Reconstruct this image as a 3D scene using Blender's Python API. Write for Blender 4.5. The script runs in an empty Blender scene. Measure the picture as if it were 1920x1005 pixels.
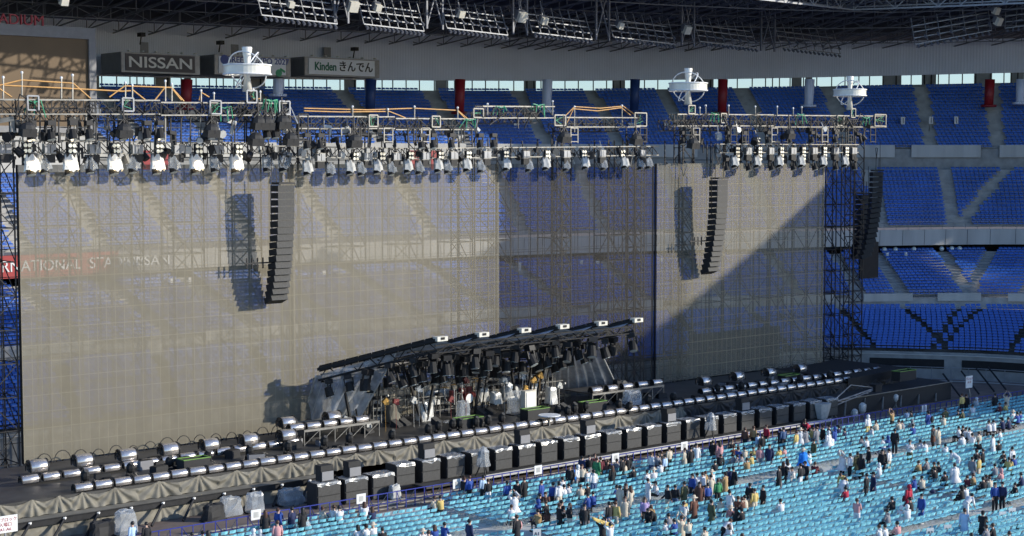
import bpy, math, random
import numpy as np
from mathutils import Vector, Matrix, Euler
random.seed(7)
SC = bpy.context.scene
COL = SC.collection
# ------------------------------------------------------------------ camera, light, exposure
F = 3000.0; TH = math.atan(202.5 / F); PH = math.radians(49.65); H = 20.0
_v = np.array([math.cos(PH), math.sin(PH), 0]); _r = np.array([math.sin(PH), -math.cos(PH), 0]); _z = np.array([0, 0, 1.0])
_fw = _v * math.cos(TH) - _z * math.sin(TH); _up = _v * math.sin(TH) + _z * math.cos(TH)
cam = bpy.data.cameras.new("camera"); cam.lens = 36 * F / 1920; cam.sensor_width = 36
cam.clip_start = 0.5; cam.clip_end = 6000
camo = bpy.data.objects.new("camera", cam); COL.objects.link(camo)
camo.matrix_world = Matrix(((_r[0], _up[0], -_fw[0], 0), (_r[1], _up[1], -_fw[1], 0), (_r[2], _up[2], -_fw[2], H), (0, 0, 0, 1)))
SC.camera = camo
SUN = Vector((-1.0, 1.0, -.46)).normalized()          # the way the light travels
sl = bpy.data.lights.new("sun", 'SUN'); sl.energy = 3.7; sl.angle = math.radians(.5); sl.color = (1, .93, .80)
so = bpy.data.objects.new("sun", sl); COL.objects.link(so)
so.rotation_euler = SUN.to_track_quat('-Z', 'Y').to_euler()
W = bpy.data.worlds.new("World"); SC.world = W; W.use_nodes = True
nt = W.node_tree; bg = nt.nodes['Background']
sky = nt.nodes.new('ShaderNodeTexSky'); sky.sky_type = 'NISHITA'; sky.sun_disc = False
sky.dust_density = .4; sky.ozone_density = 3.5; sky.sun_elevation = math.asin(-SUN.z); sky.sun_rotation = math.atan2(-SUN.x, -SUN.y)
tint = nt.nodes.new('ShaderNodeMix'); tint.data_type = 'RGBA'; tint.blend_type = 'MULTIPLY'; tint.inputs[0].default_value = 1; tint.inputs[7].default_value = (.90, .97, 1.12, 1)
nt.links.new(sky.outputs[0], tint.inputs[6]); nt.links.new(tint.outputs[2], bg.inputs[0]); bg.inputs[1].default_value = .15
SC.view_settings.view_transform = 'Standard'; SC.view_settings.look = 'None'
SC.view_settings.exposure = .4; SC.view_settings.gamma = 1
SC.render.engine = 'CYCLES'
SC.cycles.transparent_max_bounces = 24; SC.cycles.max_bounces = 6; SC.cycles.use_denoising = True

# ------------------------------------------------------------------ helpers
def proj(p):
    q = np.array(p, float) - (0, 0, H); d = q @ _fw
    return 960 + F * (q @ _r) / d, 502.5 - F * (q @ _up) / d, d
def _ray(x, y): return _fw + _r * (x - 960) / F - _up * (y - 502.5) / F
def gz(x, y, z=0.0):
    k = _ray(x, y); return Vector(np.array([0, 0, H]) + k * ((z - H) / k[2]))
def gy(x, y, Y):
    k = _ray(x, y); return Vector(np.array([0, 0, H]) + k * (Y / k[1]))
class MB:
    def __init__(s): s.v = []; s.f = []
    def add(s, v, f):
        n = len(s.v); s.v += [tuple(a) for a in v]; s.f += [tuple(i + n for i in q) for q in f]
    def box(s, c, d, rz=0.0, M=None):
        x, y, z = d[0] / 2, d[1] / 2, d[2] / 2
        v = [Vector((a * x, b * y, e * z)) for a in (-1, 1) for b in (-1, 1) for e in (-1, 1)]
        R = M if M else Matrix.Rotation(rz, 3, 'Z')
        s.add([R @ p + Vector(c) for p in v], [(0, 1, 3, 2), (4, 6, 7, 5), (0, 4, 5, 1), (2, 3, 7, 6), (0, 2, 6, 4), (1, 5, 7, 3)])
    def tube(s, pts, r, n=4, r2=None, cap=True, phase=.785):
        pts = [Vector(p) for p in pts]; rings = []
        for i, p in enumerate(pts):
            d = (pts[min(i + 1, len(pts) - 1)] - pts[max(i - 1, 0)])
            if d.length < 1e-7: d = Vector((0, 0, 1))
            d.normalize(); a = Vector((0, 0, 1)) if abs(d.z) < .9 else Vector((1, 0, 0))
            u = d.cross(a).normalized(); w = u.cross(d)
            rr = r if r2 is None else r + (r2 - r) * i / (len(pts) - 1)
            rings.append([p + (u * math.cos(t) + w * math.sin(t)) * rr for t in [phase + 2 * math.pi * k / n for k in range(n)]])
        v = [q for g in rings for q in g]; f = []
        for i in range(len(pts) - 1):
            for k in range(n):
                a, b = i * n + k, i * n + (k + 1) % n; f.append((a, b, b + n, a + n))
        if cap: f.append(tuple(range(n))[::-1]); f.append(tuple(range(len(v) - n, len(v))))
        s.add(v, f)
    def cyl(s, p0, p1, r, n=12, r2=None): s.tube([p0, p1], r, n, r2)
    def quad(s, a, b, c, d): s.add([a, b, c, d], [(0, 1, 2, 3)])
    def grid(s, P):
        m = len(P[0]); v = [q for row in P for q in row]
        s.add(v, [(i * m + j, i * m + j + 1, (i + 1) * m + j + 1, (i + 1) * m + j) for i in range(len(P) - 1) for j in range(m - 1)])
    def lathe(s, c, prof, n=16):
        P = [[(c[0] + r * math.cos(t), c[1] + r * math.sin(t), c[2] + z) for t in [2 * math.pi * k / n for k in range(n + 1)]] for r, z in prof]
        s.grid(P)
    def sph(s, c, r, n=8, m=6, sc=(1, 1, 1)):
        P = []
        for i in range(m + 1):
            a = math.pi * i / m
            P.append([(c[0] + sc[0] * r * math.sin(a) * math.cos(t), c[1] + sc[1] * r * math.sin(a) * math.sin(t), c[2] + sc[2] * r * math.cos(a)) for t in [2 * math.pi * k / n for k in range(n + 1)]])
        s.grid(P)
    def mesh(s, name, mat, smooth=False):
        me = bpy.data.meshes.new(name); me.from_pydata(s.v, [], s.f); me.materials.append(mat)
        if smooth: me.polygons.foreach_set('use_smooth', [True] * len(me.polygons))
        me.update(); return me
    def obj(s, name, mat, parent=None, smooth=False, loc=None):
        o = bpy.data.objects.new(name, s.mesh(name, mat, smooth)); COL.objects.link(o)
        if parent: o.parent = parent
        if loc: o.location = loc
        return o
def tag(o, label, cat, group=None, kind=None):
    if label: o['label'] = label
    if cat: o['category'] = cat
    if group: o['group'] = group
    if kind: o['kind'] = kind
    return o
def empty(name, loc=(0, 0, 0), rz=0.0, label=None, cat=None, group=None):
    o = bpy.data.objects.new(name, None); COL.objects.link(o); o.location = loc; o.rotation_euler = (0, 0, rz)
    o.empty_display_size = .2
    return tag(o, label, cat, group)
KIDS = {}
def kids(o): return [c for c in o.children]
def dup(o, loc=None, rz=None, label=None, group=None, parent=None, _ch=None):
    c = o.copy(); COL.objects.link(c)
    if parent: c.parent = parent
    if loc is not None: c.location = loc
    if rz is not None: c.rotation_euler = (0, 0, rz)
    if label: c['label'] = label
    if group: c['group'] = group
    ch = _ch if _ch is not None else o.children
    for k in ch: dup(k, parent=c)
    return c
ONES = "zero first second third fourth fifth sixth seventh eighth ninth tenth eleventh twelfth thirteenth fourteenth fifteenth sixteenth seventeenth eighteenth nineteenth".split()
TENS = {2: "twent", 3: "thirt", 4: "fort", 5: "fift", 6: "sixt", 7: "sevent", 8: "eight", 9: "ninet"}
def nth(n):
    if n < 20: return ONES[n]
    if n >= 100: return "hundred and " + nth(n - 100) if n > 100 else "hundredth"
    return TENS[n // 10] + ("ieth" if n % 10 == 0 else "y-" + ONES[n % 10])
def mat(name, col, rough=.7, metal=0.0, var=.15, scale=3.0, bump=0.0, bscale=20.0, emit=None, streak=False):
    m = bpy.data.materials.new(name); m.use_nodes = True; t = m.node_tree; b = t.nodes['Principled BSDF']
    b.inputs['Roughness'].default_value = rough; b.inputs['Metallic'].default_value = metal
    tc = t.nodes.new('ShaderNodeTexCoord'); nz = t.nodes.new('ShaderNodeTexNoise'); nz.inputs['Scale'].default_value = scale; nz.inputs['Detail'].default_value = 5
    mp = t.nodes.new('ShaderNodeMapping'); t.links.new(tc.outputs['Object'], mp.inputs[0]); t.links.new(mp.outputs[0], nz.inputs['Vector'])
    if streak: mp.inputs['Scale'].default_value = (1, 1, .12)
    r = t.nodes.new('ShaderNodeValToRGB'); r.color_ramp.elements[0].position = .3; r.color_ramp.elements[1].position = .7
    c0 = [max(0, c * (1 - var)) for c in col]; c1 = [min(1, c * (1 + var)) for c in col]
    r.color_ramp.elements[0].color = (*c0, 1); r.color_ramp.elements[1].color = (*c1, 1)
    t.links.new(nz.outputs[0], r.inputs[0]); t.links.new(r.outputs[0], b.inputs['Base Color'])
    if bump:
        n2 = t.nodes.new('ShaderNodeTexNoise'); n2.inputs['Scale'].default_value = bscale; bp = t.nodes.new('ShaderNodeBump'); bp.inputs['Strength'].default_value = bump
        t.links.new(mp.outputs[0], n2.inputs['Vector']); t.links.new(n2.outputs[0], bp.inputs['Height']); t.links.new(bp.outputs[0], b.inputs['Normal'])
    if emit:
        b.inputs['Emission Color'].default_value = (*emit[0], 1); b.inputs['Emission Strength'].default_value = emit[1]
    return m
def sheer(name, col, keep, rough=.6, var=.1, gloss=0.0, grid=None):
    """a sheet one can partly see through: woven mesh or clear plastic; keep = how much of it is solid"""
    m = mat(name, col, rough, 0, var, 1.5); t = m.node_tree; b = t.nodes['Principled BSDF']; out = t.nodes['Material Output']
    if gloss: b.inputs['Specular IOR Level'].default_value = gloss
    tr = t.nodes.new('ShaderNodeBsdfTransparent'); mx = t.nodes.new('ShaderNodeMixShader'); mx.inputs[0].default_value = keep
    t.links.new(tr.outputs[0], mx.inputs[1]); t.links.new(b.outputs[0], mx.inputs[2]); t.links.new(mx.outputs[0], out.inputs['Surface'])
    return m, mx, t
M = {
 'floor': mat('floor_cover', (.55, .54, .50), .8, 0, .12, .6, .1),
 'track': mat('running_track', (.17, .13, .11), .85, 0, .25, .8, .1),
 'conc': mat('concrete', (.30, .30, .29), .85, 0, .18, 1.2, .15, 8),
 'concl': mat('pale_concrete', (.50, .49, .46), .8, 0, .15, .7, .1, 6, streak=True),
 'step': mat('stand_step', (.38, .37, .35), .9, 0, .2, 1.0),
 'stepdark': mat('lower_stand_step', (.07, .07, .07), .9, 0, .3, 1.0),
 'wall': mat('ribbed_wall', (.74, .77, .88), .6, 0, .05, .3),
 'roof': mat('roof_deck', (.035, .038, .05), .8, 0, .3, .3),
 'rsteel': mat('roof_steel', (.16, .17, .2), .5, .2, .15, 2),
 'gsteel': mat('gallery_steel', (.27, .28, .30), .45, .3, .15, 2),
 'seat': mat('blue_seat', (.035, .13, .50), .30, 0, .2, .35),
 'chair': mat('sky_blue_chair', (.26, .66, .80), .3, 0, .3, 2.2),
 'chrome': mat('chair_steel', (.55, .56, .57), .35, .7, .1, 3),
 'black': mat('black_paint', (.009, .009, .010), .75, 0, .3, 2),
 'blackm': mat('black_steel', (.018, .018, .02), .55, .3, .3, 3),
 'grey': mat('grey_steel', (.22, .215, .20), .45, .5, .25, 3),
 'cab': mat('speaker_cabinet', (.02, .02, .021), .7, 0, .15, 3, .1, 60),
 'grille': mat('speaker_grille', (.055, .054, .052), .7, 0, .2, 8, .3, 120),
 'drape': mat('stage_drape', (.19, .175, .14), .75, 0, .25, 1.2, .2, 9),
 'deck': mat('stage_deck', (.05, .048, .045), .55, 0, .35, .8, .1),
 'foil': mat('clear_cover_shine', (.60, .56, .53), .20, .78, .12, 5, .5, 7),
 'white': mat('white_paint', (.78, .78, .76), .5, 0, .06, 3),
 'cream': mat('cream_plastic', (.70, .67, .58), .5, 0, .1, 3),
 'silver': mat('silver_prop', (.80, .77, .68), .35, .15, .08, 2),
 'red': mat('red_paint', (.27, .012, .018), .5, 0, .15, 2),
 'bluep': mat('blue_paint', (.02, .05, .16), .5, 0, .15, 2),
 'barrier': mat('blue_barrier', (.02, .035, .27), .45, .1, .15, 3),
 'hose': mat('orange_strap', (.52, .27, .07), .6, 0, .15, 3),
 'green': mat('green_cable', (.02, .28, .14), .5, 0, .2, 3),
 'lime': mat('lime_tape', (.13, .27, .05), .5, 0, .1, 3),
 'screen': mat('scoreboard_face', (.14, .09, .045), .6, 0, .08, .6),
 'frame': mat('scoreboard_frame', (.24, .24, .25), .6, 0, .08, 2),
 'sign_dark': mat('dark_sign_face', (.06, .055, .07), .5, 0, .1, 1),
 'sign_white': mat('white_sign_face', (.9, .93, 1.0), .5, 0, .03, 1),
 'lred': mat('red_letters', (.35, .02, .04), .5, 0, .05, 1),
 'lgreen': mat('green_letters', (.01, .16, .10), .5, 0, .05, 1),
 'lblue': mat('blue_letters', (.05, .09, .35), .5, 0, .05, 1),
 'ldark': mat('dark_letters', (.02, .02, .03), .5, 0, .05, 1),
 'gold': mat('brass', (.42, .26, .08), .3, .7, .15, 5),
 'skin': mat('skin', (.55, .36, .27), .6, 0, .06, 8),
 'lens': mat('lamp_lens', (.75, .80, .78), .15, .2, .1, 8),
 'glow': mat('lamp_lit', (.8, .8, .8), .3, 0, .05, 8, emit=((1, .95, .85), 3.0)),
 'sclear': None,
}
M['plastic'], _, _ = sheer('clear_plastic', (.62, .66, .70), .35, .2, .3, 1.0)
M['curtain'], _, _ = sheer('clear_curtain', (.50, .53, .58), .58, .35, .4, .8)
M['awning'], _, _ = sheer('pale_awning', (.55, .60, .68), .7, .3, .2, .8)
M['glass'], _, _ = sheer('window_glass', (.75, .85, .85), .08, .1, .05, .5)

def screen_mat(name, col, keep, keep2=None, x0=0, x1=1):
    m, mx, t = sheer(name, col, keep, .65, .05)
    tc = t.nodes.new('ShaderNodeTexCoord'); sp = t.nodes.new('ShaderNodeSeparateXYZ'); t.links.new(tc.outputs['Object'], sp.inputs[0])
    # panel seams (solid) every 0.8 x 1.15 m and a slow change of coverage toward the painted shade
    def seam(ax, period, w):
        a = t.nodes.new('ShaderNodeMath'); a.operation = 'MODULO'; a.inputs[1].default_value = period; t.links.new(sp.outputs[ax], a.inputs[0])
        b = t.nodes.new('ShaderNodeMath'); b.operation = 'LESS_THAN'; b.inputs[1].default_value = w; t.links.new(a.outputs[0], b.inputs[0]); return b
    sx, sz = seam(0, .6, .045), seam(2, 1.0, .05)
    mxm = t.nodes.new('ShaderNodeMath'); mxm.operation = 'MAXIMUM'; t.links.new(sx.outputs[0], mxm.inputs[0]); t.links.new(sz.outputs[0], mxm.inputs[1])
    wn = t.nodes.new('ShaderNodeTexWhiteNoise'); fl = t.nodes.new('ShaderNodeVectorMath'); fl.operation = 'SNAP'; fl.inputs[1].default_value = (.6, 1, 40)
    t.links.new(tc.outputs['Object'], fl.inputs[0]); t.links.new(fl.outputs[0], wn.inputs['Vector'])
    jit = t.nodes.new('ShaderNodeMath'); jit.operation = 'MULTIPLY_ADD'; jit.inputs[1].default_value = .07; jit.inputs[2].default_value = -.035; t.links.new(wn.outputs[0], jit.inputs[0])
    a1 = t.nodes.new('ShaderNodeMath'); a1.operation = 'ADD'; t.links.new(jit.outputs[0], a1.inputs[0])
    if keep2 is None: a1.inputs[1].default_value = keep
    else:
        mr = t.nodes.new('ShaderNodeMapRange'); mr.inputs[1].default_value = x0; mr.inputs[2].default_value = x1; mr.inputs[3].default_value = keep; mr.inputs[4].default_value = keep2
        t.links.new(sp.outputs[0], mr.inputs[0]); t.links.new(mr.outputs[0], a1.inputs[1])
    a2 = t.nodes.new('ShaderNodeMath'); a2.operation = 'MULTIPLY_ADD'; a2.inputs[1].default_value = .15; a2.use_clamp = True
    t.links.new(mxm.outputs[0], a2.inputs[0]); t.links.new(a1.outputs[0], a2.inputs[2]); t.links.new(a2.outputs[0], mx.inputs[0])
    return m
def text(s, size, m, parent, loc, rot, name='lettering', ext=.02, sx=1.0, font=None, off=0.0):
    cu = bpy.data.curves.new(name, 'FONT'); cu.body = s; cu.size = size; cu.extrude = ext; cu.align_x = 'CENTER'; cu.align_y = 'CENTER'; cu.offset = off
    t = bpy.data.objects.new('tmp', cu); COL.objects.link(t); cu.materials.append(m); bpy.context.view_layer.update()
    me = bpy.data.meshes.new_from_object(t.evaluated_get(bpy.context.evaluated_depsgraph_get())); bpy.data.objects.remove(t); bpy.data.curves.remove(cu)
    o = bpy.data.objects.new(name, me); COL.objects.link(o); o.parent = parent; o.location = loc; o.rotation_euler = rot; o.scale = (sx, 1, 1)
    if not me.materials: me.materials.append(m)
    return o

# ------------------------------------------------------------------ ground
g = MB(); g.quad((-400, -300, -.02), (700, -300, -.02), (700, 700, -.02), (-400, 700, -.02)); tag(g.obj('ground', M['track']), None, None, kind='structure')
g = MB(); g.quad((-60, -30, 0), (112, -30, 0), (112, 73.2, 0), (-60, 73.2, 0)); tag(g.obj('arena_floor', M['floor']), None, None, kind='structure')
g = MB()
for y in (73.9, 74.7, 75.4): g.box(((20 + 118) / 2, y, .02), (98, .22, .04))
tag(g.obj('floor_planks', mat('pale_planks', (.36, .33, .28), .8, 0, .3, 2)), None, None, kind='structure')

# ------------------------------------------------------------------ stands (loft between plan curves)
ST = [  # W(front wall)  Fp(fascia)  T(top)   z at top
 ((20, 99), (20, 121), (20, 157), 27.2), ((41.5, 99), (41, 121), (45, 156.5), 27.2), ((80, 99), (80, 121), (86, 153), 27.5),
 ((104, 98), (108, 116.5), (123, 145), 28.0), ((117, 94), (126, 110.8), (142, 136.5), 28.4), ((123.8, 86.5), (142.5, 105), (158.5, 122), 28.7),
 ((127.6, 79), (156, 97), (169, 107), 28.8), ((130, 65), (168, 80), (184, 86), 28.9), ((131, 45), (174, 55), (190, 57), 28.9)]
NS = len(ST)
def cr(a, b, c, d, t):
    return .5 * ((2 * b) + (-a + c) * t + (2 * a - 5 * b + 4 * c - d) * t * t + (-a + 3 * b - 3 * c + d) * t ** 3)
def cpt(k, u):
    i = min(int(u), NS - 2); t = u - i
    P = [np.array(ST[min(max(j, 0), NS - 1)][k], float) for j in (i - 1, i, i + 1, i + 2)]
    return cr(*P, t)
def ztop(u):
    i = min(int(u), NS - 2); return ST[i][3] * (1 - (u - i)) + ST[i + 1][3] * (u - i)
def pt(u, a, z, off=0.0):
    """a: 0 front wall .. 1 fascia .. 2 top, in plan"""
    Wp, Fp_, T = cpt(0, u), cpt(1, u), cpt(2, u)
    p = Wp + (Fp_ - Wp) * a if a <= 1 else Fp_ + (T - Fp_) * (a - 1)
    if off:
        d = (T - Fp_); d = d / np.linalg.norm(d); p = p + d * off
    return Vector((p[0], p[1], z))
US = np.linspace(0, NS - 1.001, 97)
def plan_at_px(x, a, off=0.0):
    best = None
    for u in np.linspace(0, NS - 1.001, 400):
        p = pt(u, a, 20, off); e = abs(proj(p)[0] - x)
        if best is None or e < best[0]: best = (e, u, p)
    return best[1], best[2]
def ribbon(mb, fa, fb):
    mb.grid([[fa(u) for u in US], [fb(u) for u in US]])
BLK = [  # a0, a1, z0, z1(u), rows, bottom material
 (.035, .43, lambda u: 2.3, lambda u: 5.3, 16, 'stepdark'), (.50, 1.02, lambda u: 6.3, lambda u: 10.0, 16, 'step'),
 (1.02, 1.37, lambda u: 12.7, lambda u: 18.9, 15, 'step'), (1.44, 1.93, lambda u: 21.2, lambda u: ztop(u), 18, 'step')]
root = empty('grandstand', (0, 0, 0), 0, 'curved two-tier concrete grandstand of empty blue seats behind the stage', 'grandstand')
mb = MB()
ribbon(mb, lambda u: pt(u, 0, 0), lambda u: pt(u, 0, 2.1)); ribbon(mb, lambda u: pt(u, 0, 2.1), lambda u: pt(u, .035, 2.1)); ribbon(mb, lambda u: pt(u, .035, 2.1), lambda u: pt(u, .035, 2.3))
mb.obj('front_wall', M['conc'], root)
lo = MB(); hi = MB()
def stepgeo(mb, B):
    a0, a1, z0, z1, n, _ = B
    for k in range(n):
        f0, f1 = k / n, (k + 1) / n
        zk = lambda u, f=f0: z0(u) + (z1(u) - z0(u)) * f
        ribbon(mb, lambda u: pt(u, a0 + (a1 - a0) * f0, zk(u)), lambda u: pt(u, a0 + (a1 - a0) * f1, zk(u)))
        ribbon(mb, lambda u: pt(u, a0 + (a1 - a0) * f1, zk(u)), lambda u: pt(u, a0 + (a1 - a0) * f1, zk(u) + (z1(u) - z0(u)) / n))
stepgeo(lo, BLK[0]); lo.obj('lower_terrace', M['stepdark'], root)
stepgeo(hi, BLK[1])
ribbon(hi, lambda u: pt(u, .43, 5.3), lambda u: pt(u, .495, 5.3)); ribbon(hi, lambda u: pt(u, .495, 5.3), lambda u: pt(u, .495, 6.3))
hi.obj('middle_terrace', M['step'], root)
hi = MB(); stepgeo(hi, BLK[2]); stepgeo(hi, BLK[3])
ribbon(hi, lambda u: pt(u, 1.37, 18.9), lambda u: pt(u, 1.43, 18.9)); ribbon(hi, lambda u: pt(u, 1.93, ztop(u)), lambda u: pt(u, 2, ztop(u), 3))
hi.obj('upper_terrace', M['step'], root)
mb = MB(); ribbon(mb, lambda u: pt(u, 1.43, 18.9), lambda u: pt(u, 1.43, 21.25)); ribbon(mb, lambda u: pt(u, 1.43, 21.25), lambda u: pt(u, 1.445, 21.25))
mb.obj('concourse_wall', M['conc'], root)
mb = MB(); ribbon(mb, lambda u: pt(u, 1, 10.8, -.35), lambda u: pt(u, 1, 12.5, -.55)); ribbon(mb, lambda u: pt(u, 1, 12.5, -.55), lambda u: pt(u, 1, 12.5, -.2)); ribbon(mb, lambda u: pt(u, 1, 12.5, -.2), lambda u: pt(u, 1, 12.0, .4))
ribbon(mb, lambda u: pt(u, 1, 10.8, -.35), lambda u: pt(u, 1.25, 10.9))
mb.obj('balcony_front', M['concl'], root)
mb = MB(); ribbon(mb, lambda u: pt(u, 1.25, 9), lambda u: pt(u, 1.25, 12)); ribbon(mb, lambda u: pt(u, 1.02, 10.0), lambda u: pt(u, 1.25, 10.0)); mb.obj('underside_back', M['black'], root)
mb = MB()
for i, u in enumerate(np.linspace(0.2, NS - 1.2, 46)):
    a, b = pt(u, 1, 10.82, -.37), pt(u, 1, 12.48, -.565); mb.tube([a, b], .018, 4)
mb.obj('balcony_joint', M['blackm'], root)
# upper wall with the window openings
zwb = lambda u: float(np.interp(u, [0, 1, 2, 3, 4, 5, 6, 8], [28.6, 28.6, 28.9, 29.5, 29.9, 30.3, 30.5, 30.5]))
zww = lambda u: float(np.interp(u, [0, 1, 2, 3, 4, 5, 6, 8], [27.2, 27.2, 27.75, 28.3, 28.75, 29.15, 29.3, 29.3]))
mb = MB(); ribbon(mb, lambda u: pt(u, 2, zwb(u), 3), lambda u: pt(u, 2, 34.6, 3)); ribbon(mb, lambda u: pt(u, 2, zwb(u), 3), lambda u: pt(u, 2, zwb(u), 3.5)); wallo = mb.obj('upper_wall', M['wall'], root)
wm = M['wall'].node_tree; tcn = wm.nodes.new('ShaderNodeTexCoord'); wv = wm.nodes.new('ShaderNodeTexWave'); wv.inputs['Scale'].default_value = 1.6; wv.bands_direction = 'X'
wm.links.new(tcn.outputs['Object'], wv.inputs['Vector']); wb = wm.nodes.new('ShaderNodeBump'); wb.inputs['Strength'].default_value = .5; wb.inputs['Distance'].default_value = .05
wm.links.new(wv.outputs[0], wb.inputs['Height']); wm.links.new(wb.outputs[0], wm.nodes['Principled BSDF'].inputs['Normal'])
mb = MB(); ribbon(mb, lambda u: pt(u, 2, ztop(u) - 1, 3.05), lambda u: pt(u, 2, zww(u), 3.05)); mb.obj('sill_wall', M['conc'], root)
# window openings: solid piers between groups of panes, read off the photograph
panes = [(183,187,218),(187,218,244),(222,244,270),(270,290,1)]
PIERS = [(291, 320), (345, 358), (452, 497), (520, 533), (645, 668), (683, 701), (816, 838), (852, 866), (982, 1005), (1018, 1032), (1148, 1172), (1182, 1197), (1295, 1338), (1346, 1358), (1484, 1503), (1510, 1523), (1654, 1690), (1728, 1755), (1826, 1860), (1895, 1920)]
pr = MB(); ml = MB(); gl = MB()
Lp = []
for u in np.linspace(0, NS - 1.001, 700):
    p = pt(u, 2, 29, 3.2); Lp.append((proj(p)[0], u))
uu = lambda x: float(np.interp(x, [a for a, _ in Lp if True], [b for _, b in Lp]))
for x0, x1 in PIERS:
    a, b = uu(x0), uu(x1); P = [[pt(q, 2, zww(q) - .1, 3.2) for q in np.linspace(a, b, 4)], [pt(q, 2, zwb(q) + .1, 3.2) for q in np.linspace(a, b, 4)]]; pr.grid(P)
P = [[pt(q, 2, zww(q) - .1, 3.2) for q in np.linspace(0, uu(186), 6)], [pt(q, 2, zwb(q) + .1, 3.2) for q in np.linspace(0, uu(186), 6)]]; pr.grid(P)
P = [[pt(q, 2, zww(q) - .1, 3.2) for q in np.linspace(uu(1955), NS - 1.01, 6)], [pt(q, 2, zwb(q) + .1, 3.2) for q in np.linspace(uu(1955), NS - 1.01, 6)]]; pr.grid(P)
pr.obj('pier', M['conc'], root)
x = 190
ds = [28, 25, 13, 13, 20, 25, 25]; i = 0
while x < 1920:
    u = uu(x); ml = MB(); ml.tube([pt(u, 2, zww(u) - .05, 3.1), pt(u, 2, zwb(u) + .05, 3.1)], .07, 4); ml.obj('window_post', M['blackm'], root); x += ds[i % 7]; i += 1
for j in range(1): gl.grid([[pt(q, 2, zww(q) - .05, 3.28) for q in np.linspace(uu(180), uu(1925), 60)], [pt(q, 2, zwb(q) + .05, 3.28) for q in np.linspace(uu(180), uu(1925), 60)]])
gl.obj('window_glass', M['glass'], root)
# railings
mb = MB()
def rail(a, z, h, du=.06, off=0):
    for hh in (h, h * .5): mb.tube([pt(u, a, z(u) + hh, off) for u in US], .03, 4, cap=False)
    for u in np.arange(.1, NS - 1.1, du): mb.tube([pt(u, a, z(u), off), pt(u, a, z(u) + h, off)], .025, 4)
rail(1, lambda u: 12.5, .85, .09, -.3)
rail(.495, lambda u: 6.3, .7, .045, -.1)
rail(1.43, lambda u: 21.2, .5, .07)
mb.obj('railing', M['gsteel'], root)
# pale parapet panels of the middle and upper walkways
mb = MB(); k = 0
for u in np.arange(.3, NS - 1.3, .62):
    P = [[pt(q, .495, 5.95, -.18) for q in np.linspace(u, u + .4, 5)], [pt(q, .495, 6.75, -.18) for q in np.linspace(u, u + .4, 5)]]
    mb = MB(); mb.grid(P); mb.obj('parapet_panel', M['concl'], root)
    P = [[pt(q, 1.43, 20.3, -.3) for q in np.linspace(u, u + .5, 5)], [pt(q, 1.43, 21.7, -.3) for q in np.linspace(u, u + .5, 5)]]; mb = MB(); mb.grid(P); mb.obj('parapet_panel', M['concl'], root)
# ---- seats
AU = [uu_ for uu_ in (plan_at_px(x, a)[0] for x, a in [(190, 1.0), (330, 1.0), (480, 1.0), (633, 1.0), (815, 1.0), (985, 1.0), (1140, 1.0), (1300, 1.0), (1455, 1.0), (1655, 1.05), (1790, 1.0), (1945, 1.0), (40, 1.0)])]
AUB = [plan_at_px(x, 1.45)[0] for x in (-20, 130, 270, 410, 560, 720, 870, 1030, 1165, 1300, 1440, 1590, 1747, 1872, 1990)]
def aisle(u, b, k, n):
    f = k / n
    L = np.linalg.norm(cpt(1, min(u + .01, NS - 1.01)) - cpt(1, max(u - .01, 0))) / .02
    if b == 2: return any(abs(u - a) * L < .75 for a in AU) or abs(u - (VA[0] + (VA[1] - VA[0]) * f)) * L < .8
    if b == 3: return any(abs(u - a) * L < .75 for a in AUB)
    if b == 1: return any(abs(u - a) * L < .8 for a in LOB) or any(abs(u - (a0 + (a1 - a0) * f)) * L < .8 for a0, a1 in VB)
    return any(abs(u - (a0 + (a1 - a0) * f)) * L < .6 for a0, a1 in LOA)
px_u = lambda x, a: plan_at_px(x, a)[0]
def px_u2(x, y, a, z):
    return min(((abs(proj(pt(u, a, z))[0] - x), u) for u in np.linspace(0, NS - 1.001, 500)))[1]
LOB = [px_u2(x, 0, .75, 8) for x in (90, 250, 405, 560, 715, 860, 1010, 1170, 1320, 1470, 1590)]
VA = (px_u2(1805, 0, 1.02, 12.7), px_u2(1895, 0, 1.37, 18.9))
VB = [(px_u2(1690, 0, .5, 6.3), px_u2(1640, 0, 1.0, 10)), (px_u2(1812, 0, .5, 6.3), px_u2(1762, 0, 1.0, 10)), (px_u2(1822, 0, .5, 6.3), px_u2(1862, 0, 1.0, 10)), (px_u2(1925, 0, .5, 6.3), px_u2(1960, 0, 1.0, 10))]
LOA = [(px_u2(a, 0, .035, 2.3), px_u2(b, 0, .43, 5.3)) for a, b in ((1770, 1690), (1770, 1850), (1640, 1570), (1755, 1805), (1895, 1965), (1480, 1400), (1330, 1260), (1180, 1110), (1030, 960), (880, 815), (700, 640), (520, 470), (340, 290), (150, 110))]
sv = MB()
w_ = .212
sv.add([(-w_, -.02, .50), (w_, -.02, .50), (w_, .0, .61), (-w_, .0, .61), (w_ * .93, .15, .72), (-w_ * .93, .15, .72), (w_, .1, .50), (-w_, .1, .50)], [(0, 1, 2, 3), (3, 2, 4, 5), (0, 3, 5, 7), (1, 6, 4, 2)])
sv.add([(-w_, -.40, .43), (w_, -.40, .43), (w_, 0, .40), (-w_, 0, .40), (-w_, -.42, .30), (w_, -.42, .30)], [(0, 1, 2, 3), (4, 5, 1, 0), (4, 0, 3), (5, 2, 1)])
base_v = np.array(sv.v); base_f = sv.f
cand = []
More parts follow.
